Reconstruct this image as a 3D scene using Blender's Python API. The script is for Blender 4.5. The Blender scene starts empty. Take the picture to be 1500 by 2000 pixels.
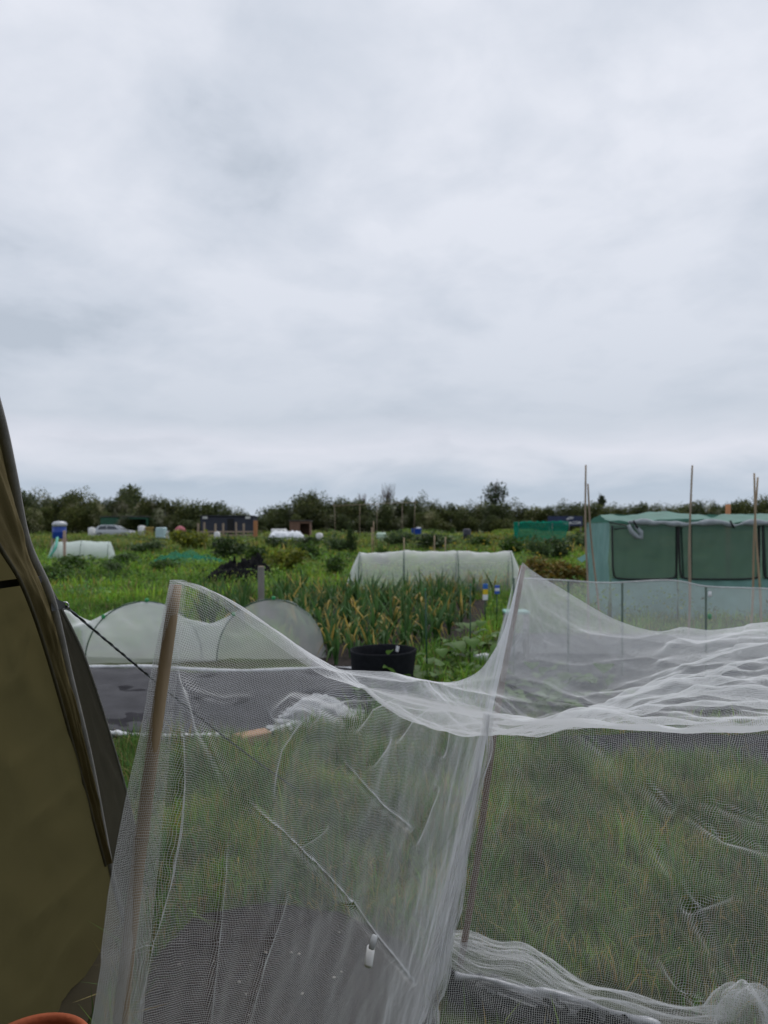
import bpy, math, random
import numpy as np
from mathutils import Vector, Matrix
R = math.radians
random.seed(7); rng = np.random.default_rng(7)
SC = bpy.context.scene
COL = SC.collection

# ------------------------------------------------------------------ camera, sky, sun, exposure
CAM_H = 1.30; FPX = 1387.0; CX = 750.0; HY = 1026.0          # photograph is 1500 x 2000
cam = bpy.data.cameras.new('camera'); camo = bpy.data.objects.new('camera', cam); COL.objects.link(camo)
cam.sensor_fit = 'VERTICAL'; cam.sensor_height = 34.6; cam.sensor_width = 25.95
cam.lens = FPX / 2000 * 34.6
cam.shift_y = (HY - 1000) / 2000
cam.clip_start = 0.02; cam.clip_end = 3000
camo.location = (0, 0, CAM_H); camo.rotation_euler = (R(90), 0, 0)
cam.dof.use_dof = True; cam.dof.focus_distance = 1.3; cam.dof.aperture_fstop = 5.6
SC.camera = camo

SUN_EL, SUN_AZ = 62, 25
w = bpy.data.worlds.new('World'); SC.world = w; w.use_nodes = True
nt = w.node_tree; N = nt.nodes; L = nt.links; N.clear()
def nd(t, **k):
    n = N.new(t)
    for a, b in k.items(): setattr(n, a, b)
    return n
def wmath(op, a, b=None, clamp=False):
    m = nd('ShaderNodeMath', operation=op); m.use_clamp = clamp
    for i, v in enumerate((a, b)):
        if v is None: continue
        if isinstance(v, (int, float)): m.inputs[i].default_value = v
        else: L.new(v, m.inputs[i])
    return m.outputs[0]
tc = nd('ShaderNodeTexCoord'); sep = nd('ShaderNodeSeparateXYZ'); L.new(tc.outputs['Generated'], sep.inputs[0])
zc = wmath('MAXIMUM', sep.outputs[2], 0.0)
den = wmath('ADD', zc, 0.22)
cmb = nd('ShaderNodeCombineXYZ')
L.new(wmath('DIVIDE', sep.outputs[0], den), cmb.inputs[0]); L.new(wmath('DIVIDE', sep.outputs[1], den), cmb.inputs[1])
cmb.inputs[2].default_value = 3.7
def wnoise(scale, det, rough, dist, off):
    mp = nd('ShaderNodeMapping'); mp.inputs['Location'].default_value = off; L.new(cmb.outputs[0], mp.inputs[0])
    n = nd('ShaderNodeTexNoise'); n.inputs['Scale'].default_value = scale; n.inputs['Detail'].default_value = det
    n.inputs['Roughness'].default_value = rough; n.inputs['Distortion'].default_value = dist
    L.new(mp.outputs[0], n.inputs['Vector']); return n.outputs[0]
n1 = wnoise(1.5, 6, 0.50, 0.35, (2.3, 0.4, 0)); n2 = wnoise(4.6, 6, 0.55, 0.3, (7.1, 3.2, 1)); n3 = wnoise(0.45, 2, 0.5, 0.0, (1.1, 9.2, 4))
comb = wmath('ADD', wmath('ADD', wmath('MULTIPLY', n1, 0.58), wmath('MULTIPLY', n2, 0.22)), wmath('MULTIPLY', n3, 0.20))
rmp = nd('ShaderNodeValToRGB'); cr = rmp.color_ramp
cr.elements[0].position = 0.40; cr.elements[0].color = (0.47, 0.53, 0.615, 1)
cr.elements[1].position = 0.585; cr.elements[1].color = (0.815, 0.845, 0.925, 1)
e = cr.elements.new(0.47); e.color = (0.645, 0.695, 0.785, 1)
L.new(comb, rmp.inputs[0])
# the haze band just above the horizon: thin blue grey below a brighter white streak
hz = nd('ShaderNodeValToRGB'); hr = hz.color_ramp
for i, (p, c) in enumerate([(0.0, (0.56, 0.63, 0.73)), (0.045, (0.47, 0.555, 0.665)), (0.085, (0.70, 0.735, 0.82)), (0.11, (0.735, 0.755, 0.84)), (0.15, (0.535, 0.595, 0.68)), (0.30, (0.60, 0.655, 0.745))]):
    el = hr.elements[i] if i < 2 else hr.elements.new(p)
    el.position = p; el.color = c + (1,)
L.new(wmath('ADD', zc, wmath('MULTIPLY', wmath('SUBTRACT', n1, 0.5), 0.10)), hz.inputs[0])
hm = nd('ShaderNodeMapRange'); hm.inputs[1].default_value = 0.07; hm.inputs[2].default_value = 0.44
hm.inputs[3].default_value = 0.85; hm.inputs[4].default_value = 0.0
L.new(sep.outputs[2], hm.inputs[0])
mixc = nd('ShaderNodeMix', data_type='RGBA'); L.new(hm.outputs[0], mixc.inputs[0]); L.new(rmp.outputs[0], mixc.inputs[6]); L.new(hz.outputs[0], mixc.inputs[7])
sky = nd('ShaderNodeTexSky', sky_type='NISHITA'); sky.sun_disc = False
sky.sun_elevation = R(SUN_EL); sky.sun_rotation = R(SUN_AZ)
bg1 = nd('ShaderNodeBackground'); L.new(sky.outputs[0], bg1.inputs[0]); bg1.inputs[1].default_value = 0.06
bg2 = nd('ShaderNodeBackground'); L.new(mixc.outputs[2], bg2.inputs[0]); bg2.inputs[1].default_value = 1.0
mx = nd('ShaderNodeMixShader'); mx.inputs[0].default_value = 0.95
L.new(bg1.outputs[0], mx.inputs[1]); L.new(bg2.outputs[0], mx.inputs[2])
wo = nd('ShaderNodeOutputWorld'); L.new(mx.outputs[0], wo.inputs[0])

sl = bpy.data.lights.new('sun', 'SUN'); sl.energy = 1.5; sl.angle = R(35); sl.color = (1, 0.97, 0.92)
so = bpy.data.objects.new('sun', sl); COL.objects.link(so)
az = R(SUN_AZ); elv = R(SUN_EL)
sdir = Vector((math.sin(az) * math.cos(elv), math.cos(az) * math.cos(elv), math.sin(elv)))
so.rotation_euler = (-sdir).to_track_quat('-Z', 'Y').to_euler(); so.location = (3, 5, 20)
vs = SC.view_settings; vs.view_transform = 'Standard'; vs.look = 'None'; vs.exposure = 0; vs.gamma = 1; vs.use_curve_mapping = False
SC.render.engine = 'CYCLES'
SC.cycles.transparent_max_bounces = 40; SC.cycles.max_bounces = 6; SC.cycles.diffuse_bounces = 3
SC.cycles.glossy_bounces = 2; SC.cycles.transmission_bounces = 4
SC.cycles.use_denoising = True

# ------------------------------------------------------------------ helpers
def P(px, py, d):
    return np.array(((px - CX) / FPX * d, d, CAM_H - (py - HY) / FPX * d))
def G(px, d):                                   # a point of the ground
    return np.array(((px - CX) / FPX * d, d, 0.0))
def dep(py):                                    # distance at which the ground shows at this row
    return CAM_H * FPX / (py - HY)

def fbm(p, freq, octaves=3, gain=0.5, seed=1, k=14):
    r = np.random.default_rng(seed); p = np.asarray(p, float); out = np.zeros(p.shape[:-1]); a = 1.0
    freq = np.broadcast_to(np.asarray(freq, float), (p.shape[-1],)).copy()
    for o in range(octaves):
        s = np.zeros(p.shape[:-1])
        for i in range(k):
            d = r.normal(size=p.shape[-1]); d /= np.linalg.norm(d); d *= r.uniform(.6, 1.4)
            s += np.sin((p * freq) @ d * 2 * np.pi + r.uniform(0, 6.28))
        out += a * s / math.sqrt(k / 2); a *= gain; freq *= 2.03
    return out / 1.6

def curve(pts, n=None, ts=None):
    """smooth curve through pts, sampled by arc length"""
    p = np.array(pts, float); q = np.vstack((2 * p[0] - p[1], p, 2 * p[-1] - p[-2])); out = []
    for i in range(1, len(q) - 2):
        t = np.linspace(0, 1, 24, endpoint=False)[:, None]
        a, b, c, d = q[i - 1], q[i], q[i + 1], q[i + 2]
        out.append(.5 * ((2 * b) + (-a + c) * t + (2 * a - 5 * b + 4 * c - d) * t * t + (-a + 3 * b - 3 * c + d) * t ** 3))
    out.append(p[-1:]); o = np.vstack(out)
    s = np.concatenate(([0], np.cumsum(np.linalg.norm(np.diff(o, axis=0), axis=1))))
    if ts is None: ts = np.linspace(0, 1, n)
    return np.stack([np.interp(np.asarray(ts) * s[-1], s, o[:, k]) for k in range(o.shape[1])], -1)

MATS = {}
def new_mat(name):
    m = bpy.data.materials.new(name); m.use_nodes = True; m.node_tree.nodes.clear(); return m
class NT:
    def __init__(s, m): s.t = m.node_tree
    def n(s, t, **k):
        o = s.t.nodes.new(t)
        for a, b in k.items(): setattr(o, a, b)
        return o
    def l(s, a, b): s.t.links.new(a, b)
    def math(s, op, a, b=None, clamp=False):
        m = s.n('ShaderNodeMath', operation=op); m.use_clamp = clamp
        for i, v in enumerate((a, b)):
            if v is None: continue
            if isinstance(v, (int, float)): m.inputs[i].default_value = v
            else: s.l(v, m.inputs[i])
        return m.outputs[0]
    def noise(s, scale, det=4, rough=.55, vec=None, stretch=None):
        n = s.n('ShaderNodeTexNoise'); n.inputs['Scale'].default_value = scale; n.inputs['Detail'].default_value = det; n.inputs['Roughness'].default_value = rough
        if vec is None:
            vec = s.n('ShaderNodeTexCoord').outputs['Object']
        if stretch:
            mp = s.n('ShaderNodeMapping'); mp.inputs['Scale'].default_value = stretch; s.l(vec, mp.inputs[0]); vec = mp.outputs[0]
        s.l(vec, n.inputs['Vector']); return n.outputs[0]
    def ramp(s, fac, stops):
        r = s.n('ShaderNodeValToRGB'); c = r.color_ramp
        for i, (p, col) in enumerate(stops):
            el = c.elements[i] if i < 2 else c.elements.new(p)
            el.position = p; el.color = tuple(col) + (1,)
        s.l(fac, r.inputs[0]); return r.outputs[0]
def pm(name, col, rough=.6, var=.25, scale=8, bump=0.0, bscale=60, metal=0, spec=.4, trans=0.0, stretch=None, coat=0):
    """plain principled material: colour broken up by noise, optional bump, optional share of light let through"""
    if name in MATS: return MATS[name]
    m = new_mat(name); t = NT(m)
    b = t.n('ShaderNodeBsdfPrincipled'); b.inputs['Roughness'].default_value = rough; b.inputs['Metallic'].default_value = metal
    b.inputs['Specular IOR Level'].default_value = spec; b.inputs['Coat Weight'].default_value = coat
    c = np.array(col)
    cl = t.ramp(t.noise(scale, 5, .6, stretch=stretch), [(.3, c * (1 - var)), (.7, np.minimum(c * (1 + var), 1))])
    t.l(cl, b.inputs['Base Color'])
    if bump:
        bm = t.n('ShaderNodeBump'); bm.inputs['Strength'].default_value = bump; bm.inputs['Distance'].default_value = .004
        t.l(t.noise(bscale, 4, stretch=stretch), bm.inputs['Height']); t.l(bm.outputs[0], b.inputs['Normal'])
    o = t.n('ShaderNodeOutputMaterial')
    if trans:
        tr = t.n('ShaderNodeBsdfTranslucent'); t.l(cl, tr.inputs[0]); ms = t.n('ShaderNodeMixShader'); ms.inputs[0].default_value = trans
        t.l(b.outputs[0], ms.inputs[1]); t.l(tr.outputs[0], ms.inputs[2]); t.l(ms.outputs[0], o.inputs[0])
    else: t.l(b.outputs[0], o.inputs[0])
    MATS[name] = m; return m
def leafmat(name, trans=.35, rough=.55, blossom=None):
    """leaf colour is carried by each leaf (attribute col)"""
    if name in MATS: return MATS[name]
    m = new_mat(name); t = NT(m)
    a = t.n('ShaderNodeAttribute', attribute_name='col')
    col = a.outputs['Color']
    if blossom:
        oi = t.n('ShaderNodeObjectInfo'); tcv = t.n('ShaderNodeTexCoord')
        va = t.n('ShaderNodeVectorMath', operation='ADD'); t.l(tcv.outputs['Object'], va.inputs[0])
        cx = t.n('ShaderNodeCombineXYZ'); t.l(t.math('MULTIPLY', oi.outputs['Random'], 60.0), cx.inputs[0]); t.l(cx.outputs[0], va.inputs[1])
        f = t.ramp(t.noise(blossom[1], 4, .7, vec=va.outputs[0]), [(blossom[2], (0, 0, 0)), (blossom[2] + .16, (1, 1, 1))])
        mxx = t.n('ShaderNodeMix', data_type='RGBA'); t.l(f, mxx.inputs[0]); t.l(col, mxx.inputs[6]); mxx.inputs[7].default_value = tuple(blossom[0]) + (1,)
        col = mxx.outputs[2]
    if 'hedge' in name:
        o2 = t.n('ShaderNodeObjectInfo'); tint = t.ramp(o2.outputs['Random'], [(0, (.75, .8, .8)), (.35, (1.0, 1.0, 1.0)), (.6, (1.35, 1.25, 1.0)), (.8, (.9, .85, .9)), (1, (1.6, 1.4, 1.2))])
        vm = t.n('ShaderNodeVectorMath', operation='MULTIPLY'); t.l(col, vm.inputs[0]); t.l(tint, vm.inputs[1]); col = vm.outputs[0]
    b = t.n('ShaderNodeBsdfPrincipled'); b.inputs['Roughness'].default_value = rough; b.inputs['Specular IOR Level'].default_value = .3
    t.l(col, b.inputs['Base Color'])
    tr = t.n('ShaderNodeBsdfTranslucent'); t.l(col, tr.inputs[0])
    ms = t.n('ShaderNodeMixShader'); ms.inputs[0].default_value = trans
    t.l(b.outputs[0], ms.inputs[1]); t.l(tr.outputs[0], ms.inputs[2])
    o = t.n('ShaderNodeOutputMaterial'); t.l(ms.outputs[0], o.inputs[0]); MATS[name] = m; return m
def netmat(name, col, pitch, width, mincov=0.0, ratio=1.0):
    """woven net: threads of round section on a square grid in metres of cloth, so it closes up where it is seen edge on.
    pitch 0: mesh finer than the eye can resolve, given by its mean cover."""
    if name in MATS: return MATS[name]
    m = new_mat(name); t = NT(m)
    lw = t.n('ShaderNodeLayerWeight'); lw.inputs[0].default_value = .5
    cosv = t.math('MAXIMUM', t.math('SUBTRACT', 1.0, lw.outputs['Facing']), 0.06)
    if pitch:
        uv = t.n('ShaderNodeUVMap'); uv.uv_map = 'cloth'
        vv = uv.outputs[0]
        wn = t.n('ShaderNodeTexNoise'); wn.inputs['Scale'].default_value = 35; wn.inputs['Detail'].default_value = 2; t.l(vv, wn.inputs['Vector'])
        va = t.n('ShaderNodeVectorMath', operation='MULTIPLY_ADD'); t.l(wn.outputs['Color'], va.inputs[0]); va.inputs[1].default_value = (.006, .006, 0); t.l(vv, va.inputs[2])
        sp = t.n('ShaderNodeSeparateXYZ'); t.l(va.outputs[0], sp.inputs[0])
        half = t.math('DIVIDE', width / pitch / 2, cosv)
        res = []
        for i, r in ((0, ratio), (1, 1.0)):
            fr = t.math('FRACT', t.math('DIVIDE', sp.outputs[i], pitch * r))
            res.append(t.math('LESS_THAN', t.math('ABSOLUTE', t.math('SUBTRACT', fr, .5)), half))
        f = t.math('MAXIMUM', res[0], res[1])
    else:
        f = t.math('SUBTRACT', 1.0, t.math('POWER', 1.0 - mincov, t.math('DIVIDE', 1.0, cosv)), clamp=True)
    d = t.n('ShaderNodeBsdfDiffuse'); d.inputs[0].default_value = tuple(col) + (1,)
    tl = t.n('ShaderNodeBsdfTranslucent'); tl.inputs[0].default_value = tuple(col) + (1,)
    m1 = t.n('ShaderNodeMixShader'); m1.inputs[0].default_value = .42; t.l(d.outputs[0], m1.inputs[1]); t.l(tl.outputs[0], m1.inputs[2])
    tp = t.n('ShaderNodeBsdfTransparent'); m2 = t.n('ShaderNodeMixShader'); t.l(f, m2.inputs[0]); t.l(tp.outputs[0], m2.inputs[1]); t.l(m1.outputs[0], m2.inputs[2])
    o = t.n('ShaderNodeOutputMaterial'); t.l(m2.outputs[0], o.inputs[0]); MATS[name] = m; return m

def tag(o, label=None, cat=None, group=None, kind=None):
    if label: o['label'] = label
    if cat: o['category'] = cat
    if group: o['group'] = group
    if kind: o['kind'] = kind
    return o
def empty(name, loc, label=None, cat=None, group=None, rz=0):
    o = bpy.data.objects.new(name, None); COL.objects.link(o); o.location = [float(v) for v in loc]; o.rotation_euler = (0, 0, rz)
    o.empty_display_size = .1
    return tag(o, label, cat, group)
def mesh(name, V, F, mat, parent=None, smooth=True, uv=None, col=None, data_only=False, mats=None, mi=None):
    """world-space vertices; F a list of faces or an (n,k) array; parent keeps its transform"""
    V = np.asarray(V, float)
    if parent is not None:
        V = V - np.array(parent_loc(parent))
    me = bpy.data.meshes.new(name)
    if isinstance(F, np.ndarray):
        nf, k = F.shape
        me.vertices.add(len(V)); me.vertices.foreach_set('co', V.ravel())
        me.loops.add(nf * k); me.loops.foreach_set('vertex_index', F.ravel().astype(np.int32))
        me.polygons.add(nf); me.polygons.foreach_set('loop_start', np.arange(0, nf * k, k, dtype=np.int32))
        me.update(calc_edges=True); me.validate()
    else:
        me.from_pydata(V.tolist(), [], [list(map(int, f)) for f in F]); me.update()
    if smooth: me.polygons.foreach_set('use_smooth', np.ones(len(me.polygons), bool))
    if uv is not None:
        ul = me.uv_layers.new(name='cloth'); li = np.empty(len(me.loops), np.int32); me.loops.foreach_get('vertex_index', li)
        ul.data.foreach_set('uv', np.asarray(uv, float)[li].ravel())
    if col is not None:
        ca = me.color_attributes.new('col', 'FLOAT_COLOR', 'POINT'); c4 = np.ones((len(V), 4)); c4[:, :3] = col; ca.data.foreach_set('color', c4.ravel())
    for mm in (mats or [mat]): me.materials.append(mm)
    if mi is not None: me.polygons.foreach_set('material_index', np.asarray(mi, np.int32))
    if data_only: return me
    o = bpy.data.objects.new(name, me); COL.objects.link(o)
    if parent is not None: o.parent = parent
    return o
def parent_loc(p):
    v = np.zeros(3)
    while p is not None: v += np.array(p.location); p = p.parent
    return v
class MB:
    """collects simple shapes into one mesh"""
    def __init__(s): s.v = []; s.f = []; s.c = []; s.n = 0
    def add(s, V, F, c=None):
        V = np.asarray(V, float); s.v.append(V); s.f += [[i + s.n for i in f] for f in F]; s.n += len(V)
        s.c.append(np.tile(c if c is not None else (1, 1, 1), (len(V), 1)) if c is None or np.ndim(c) == 1 else c); return s
    def box(s, c, size, rz=0, ry=0, rx=0, bev=0.0, jit=0):
        hx, hy, hz = np.array(size) / 2
        b = min(bev, hx * .9, hy * .9, hz * .9)
        if b <= 0:
            V = np.array([(x, y, z) for z in (-hz, hz) for x, y in ((-hx, -hy), (hx, -hy), (hx, hy), (-hx, hy))])
            F = [(3, 2, 1, 0), (4, 5, 6, 7), (0, 1, 5, 4), (1, 2, 6, 5), (2, 3, 7, 6), (3, 0, 4, 7)]
        else:
            V = []; F = []
            def ring(x, y, z): return [(-x + b, -y, z), (x - b, -y, z), (x, -y + b, z), (x, y - b, z), (x - b, y, z), (-x + b, y, z), (-x, y - b, z), (-x, -y + b, z)]
            V = ring(hx - b, hy - b, -hz) + ring(hx, hy, -hz + b) + ring(hx, hy, hz - b) + ring(hx - b, hy - b, hz)
            V = np.array(V); F = [tuple(range(7, -1, -1)), tuple(range(24, 32))]
            for k in range(3):
                for i in range(8): j = (i + 1) % 8; F.append((k * 8 + i, k * 8 + j, k * 8 + 8 + j, k * 8 + 8 + i))
        if jit: V = V + rng.normal(0, jit, V.shape)
        M = np.array((Matrix.Rotation(rz, 3, 'Z') @ Matrix.Rotation(ry, 3, 'Y') @ Matrix.Rotation(rx, 3, 'X')))
        return s.add(V @ M.T + np.asarray(c), F)
    def tube(s, path, rad, n=8, cap=True, c=None):
        p = np.array(path, float); m = len(p); rad = np.broadcast_to(rad, (m,))
        T = np.gradient(p, axis=0); T /= np.linalg.norm(T, axis=1)[:, None] + 1e-9
        up = np.array((0, 0, 1.)) if abs(T[0][2]) < .9 else np.array((0, 1., 0))
        V = []
        for i in range(m):
            a = np.cross(T[i], up); a /= np.linalg.norm(a) + 1e-9; b = np.cross(a, T[i]); up = b
            for k in range(n):
                t = 2 * math.pi * k / n; V.append(p[i] + rad[i] * (math.cos(t) * a + math.sin(t) * b))
        F = [(i * n + k, i * n + (k + 1) % n, (i + 1) * n + (k + 1) % n, (i + 1) * n + k) for i in range(m - 1) for k in range(n)]
        if cap: F += [tuple(range(n - 1, -1, -1)), tuple(range((m - 1) * n, m * n))]
        return s.add(np.array(V), F, c)
    def lathe(s, prof, c=(0, 0, 0), n=28, wob=None):
        V = []; m = len(prof)
        for r, z in prof:
            for k in range(n):
                t = 2 * math.pi * k / n; rr = r * (1 + (wob(t, z) if wob else 0)); V.append((c[0] + rr * math.cos(t), c[1] + rr * math.sin(t), c[2] + z))
        F = [(i * n + k, i * n + (k + 1) % n, (i + 1) * n + (k + 1) % n, (i + 1) * n + k) for i in range(m - 1) for k in range(n)]
        F.append(tuple(range((m - 1) * n, m * n))); F.append(tuple(range(n - 1, -1, -1)))
        return s.add(np.array(V), F)
    def build(s, name, mat, parent=None, smooth=False, col=False, auto=None):
        o = mesh(name, np.vstack(s.v), s.f, mat, parent, smooth, col=np.vstack(s.c) if col else None)
        if auto: 
            md = o.modifiers.new('edge', 'EDGE_SPLIT'); md.split_angle = R(auto)
        return o
def grid_faces(n, m):
    i = np.arange(n - 1)[:, None] * m + np.arange(m - 1)[None, :]
    return np.stack((i, i + 1, i + m + 1, i + m), -1).reshape(-1, 4)
def sheet(name, pts, mat, parent=None, uvs=None):
    n, m = pts.shape[:2]
    if uvs is None:
        du = np.linalg.norm(np.diff(pts, axis=0), axis=2).mean(1); dv = np.linalg.norm(np.diff(pts, axis=1), axis=2).mean(0)
        u = np.concatenate(([0], np.cumsum(du))); v = np.concatenate(([0], np.cumsum(dv)))
        uvs = np.stack(np.meshgrid(u, v, indexing='ij'), -1)
    return mesh(name, pts.reshape(-1, 3), grid_faces(n, m), mat, parent, True, uv=uvs.reshape(-1, 2))
def copy_tree(o, parent=None):
    c = o.copy(); COL.objects.link(c); c.parent = parent
    for ch in list(o.children): copy_tree(ch, c)
    return c

# shared materials
M_bamboo = pm('bamboo', (.31, .225, .14), .5, .22, 30, .3, 80, stretch=(1, 1, .12))
M_bambood = pm('bamboo_weathered', (.28, .215, .155), .65, .25, 25, .3, 80, stretch=(1, 1, .12))
M_wood = pm('old_timber', (.30, .23, .17), .8, .3, 6, .4, 40, stretch=(1, 1, .2))
M_greyw = pm('grey_timber', (.23, .215, .20), .85, .25, 8, .4, 40, stretch=(1, 1, .2))
M_green = pm('green_plastic', (.006, .05, .022), .45, .15)
M_clip = pm('green_clip', (.02, .25, .075), .4, .1)
M_black = pm('black_plastic', (.012, .012, .014), .55, .3, 10, .3, 30)
M_white = pm('white_plastic', (.74, .75, .77), .4, .06)
M_blue = pm('blue_plastic', (.012, .055, .32), .35, .1)
M_leaf = leafmat('leaf')
M_hedge = leafmat('hedge_leaf', .25, .6, ((.48, .48, .36), .34, .54))
M_hedgeg = leafmat('hedge_leaf_plain', .25, .6)
M_bark = pm('bark', (.07, .055, .04), .9, .3, 4)
NET = netmat('net_near', (.80, .81, .84), .0031, .00034)
NETD = netmat('net_doubled', (.80, .81, .84), .0024, .00040)
NETF = netmat('net_far', (.86, .88, .89), 0, 0, .36)
NETFF = netmat('net_far_dense', (.74, .75, .77), 0, 0, .34)

# ------------------------------------------------------------------ ground
gm = new_mat('ground'); t = NT(gm)
tcg = t.n('ShaderNodeTexCoord').outputs['Object']
c1 = t.ramp(t.noise(.55, 6, .6, vec=tcg), [(.32, (.030, .052, .014)), (.5, (.055, .085, .02)), (.68, (.082, .105, .03))])
c2 = t.ramp(t.noise(14, 6, .7, vec=tcg), [(.35, (.022, .024, .012)), (.65, (.09, .085, .04))])
mg = t.n('ShaderNodeMix', data_type='RGBA'); t.l(t.ramp(t.noise(1.7, 5, .6, vec=tcg), [(.42, (0, 0, 0)), (.66, (1, 1, 1))]), mg.inputs[0]); t.l(c1, mg.inputs[6]); t.l(c2, mg.inputs[7])
bs = t.n('ShaderNodeBsdfPrincipled'); bs.inputs['Roughness'].default_value = .9; bs.inputs['Specular IOR Level'].default_value = .15; t.l(mg.outputs[2], bs.inputs['Base Color'])
bp = t.n('ShaderNodeBump'); bp.inputs['Strength'].default_value = .7; bp.inputs['Distance'].default_value = .03; t.l(t.noise(22, 6, .65, vec=tcg), bp.inputs['Height']); t.l(bp.outputs[0], bs.inputs['Normal'])
t.l(bs.outputs[0], t.n('ShaderNodeOutputMaterial').inputs[0])
g = mesh('ground', [(-900, -20, 0), (900, -20, 0), (900, 1800, 0), (-900, 1800, 0)], [(0, 1, 2, 3)], gm, smooth=False); tag(g, kind='structure')

def inpoly(x, y, poly):
    ins = np.zeros(len(x), bool); n = len(poly)
    for i in range(n):
        x1, y1 = poly[i][0], poly[i][1]; x2, y2 = poly[(i + 1) % n][0], poly[(i + 1) % n][1]
        c = ((y1 > y) != (y2 > y)) & (x < (x2 - x1) * (y - y1) / (y2 - y1 + 1e-12) + x1); ins ^= c
    return ins
def gpoly(pix): return [tuple(G(px, dep(py))[:2]) for px, py in pix]

SOIL = gpoly([(250, 2060), (300, 1880), (380, 1800), (520, 1770), (660, 1785), (800, 1850), (860, 1960), (850, 2060)])
MEMB_L = gpoly([(120, 1450), (180, 1440), (330, 1452), (480, 1450), (620, 1425), (720, 1395), (705, 1308), (420, 1318), (180, 1306), (60, 1306)])
MEMB_R = gpoly([(955, 1420), (1560, 1425), (1560, 1245), (990, 1240)])
MEMB_N = gpoly([(1080, 1462), (1200, 1484), (1330, 1476), (1560, 1515), (1560, 1440), (1300, 1436), (1090, 1444)])
ONION = gpoly([(640, 1330), (940, 1240), (955, 1172), (560, 1165), (420, 1180), (560, 1230)])
def flat(name, poly, z, mat, bump=0.0, seed=1, n=60):
    p = np.array(poly); lo = p.min(0); hi = p.max(0)
    xs = np.linspace(lo[0], hi[0], n); ys = np.linspace(lo[1], hi[1], n); X, Y = np.meshgrid(xs, ys, indexing='ij')
    Z = z + bump * (1 + fbm(np.stack((X, Y), -1), 1.3, 4, .55, seed)).clip(0, 3) * .5
    F = grid_faces(n, n); c = np.stack((X, Y), -1).reshape(-1, 2)[F].mean(1)
    F = F[inpoly(c[:, 0], c[:, 1], poly)]
    return mesh(name, np.stack((X, Y, Z), -1).reshape(-1, 3), F, mat)
M_soil = pm('soil', (.032, .026, .024), .95, .5, 40, .9, 120, spec=.1)
M_memb = pm('weed_membrane', (.030, .029, .033), .95, .35, 5, .5, 300, spec=.04)
tag(flat('bare_soil', SOIL, .006, M_soil, .012, 3, 90), kind='structure')
tag(flat('weed_membrane', MEMB_L, .008, M_memb, .02, 5), 'black weed membrane sheet laid below the left hoop tunnel', 'membrane')
tag(flat('weed_membrane', MEMB_R, .008, M_memb, .02, 8), 'black weed membrane sheet under the long low net on the right', 'membrane')
tag(flat('weed_membrane', MEMB_N, .008, M_memb, .015, 9), 'narrow black membrane strip behind the near net, right side', 'membrane')
st = MB()
for i in range(34):
    a = rng.uniform(0, 1, 2); q = G(rng.uniform(270, 850), rng.uniform(1.85, 2.4)); r_ = rng.uniform(.002, .0055)
    if inpoly(np.array([q[0]]), np.array([q[1]]), SOIL)[0]:
        st.box((q[0], q[1], .012 + r_ * .4), (r_ * 2, r_ * 1.5, r_), rz=a[0] * 6, bev=r_ * .3)
tag(st.build('gravel', pm('pebble', (.24, .22, .20), .8, .4, 20)), 'small pale pebbles scattered on the bare soil', 'gravel', kind='stuff')

# ------------------------------------------------------------------ hero net on bamboo poles
def project(V):
    return np.stack((CX + V[..., 0] / V[..., 1] * FPX, HY + (CAM_H - V[..., 2]) / V[..., 1] * FPX), -1)
def seg_dist(p, poly):
    best = np.full(p.shape[:-1], 1e9); end = np.zeros(p.shape[:-1]); tot = len(poly) - 1
    for i in range(tot):
        a = np.array(poly[i], float); b = np.array(poly[i + 1], float); ab = b - a
        tt = np.clip(((p - a) @ ab) / (ab @ ab), 0, 1); d = np.linalg.norm(p - a - tt[..., None] * ab, axis=-1)
        k = d < best; best = np.where(k, d, best); end = np.where(k, (i + tt) / tot, end)
    return best, np.sin(np.clip(end, 0, 1) * np.pi) ** .5
def creases(V, lst, cusp=False):
    """push pinched folds out of a cloth grid, along its own normals"""
    pr = project(V); du = np.gradient(V, axis=0); dv = np.gradient(V, axis=1); nrm = np.cross(du, dv)
    nrm /= np.linalg.norm(nrm, axis=2)[..., None] + 1e-12
    D = np.zeros(V.shape[:2])
    for poly, wpx, amp in lst:
        d, e = seg_dist(pr, poly); D += amp * e * (np.exp(-d / wpx) if cusp else np.exp(-(d / wpx) ** 2) + .35 * np.exp(-d / (wpx * 4)))
    return V + nrm * D[..., None]
def coons(top, bot, left, right):
    """top/bot: n points; left/right: m points; top[0]=left[0], top[-1]=right[0]"""
    n, m = len(top), len(left)
    u = np.concatenate(([0], np.cumsum(np.linalg.norm(np.diff(top, axis=0), axis=1)))); u /= u[-1]
    v = np.linspace(0, 1, m); U = u[:, None, None]; W = v[None, :, None]
    A = (1 - W) * top[:, None] + W * bot[:, None]; B = (1 - U) * left[None] + U * right[None]
    C = (1 - U) * (1 - W) * top[0] + U * (1 - W) * top[-1] + (1 - U) * W * bot[0] + U * W * bot[-1]
    return A + B - C
A_top = P(341, 1137, 1.160); A_bot = np.array((-.458, 1.01, 0.0))
B_top = P(1019, 1102, 2.10); B_bot = G(884, 2.09)
C_top = np.array((1.55, .88, 1.12)); C_bot = np.array((1.6, .82, 0)); D_top = np.array((2.35, 2.3, 1.15)); D_bot = np.array((2.4, 2.3, 0))
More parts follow.
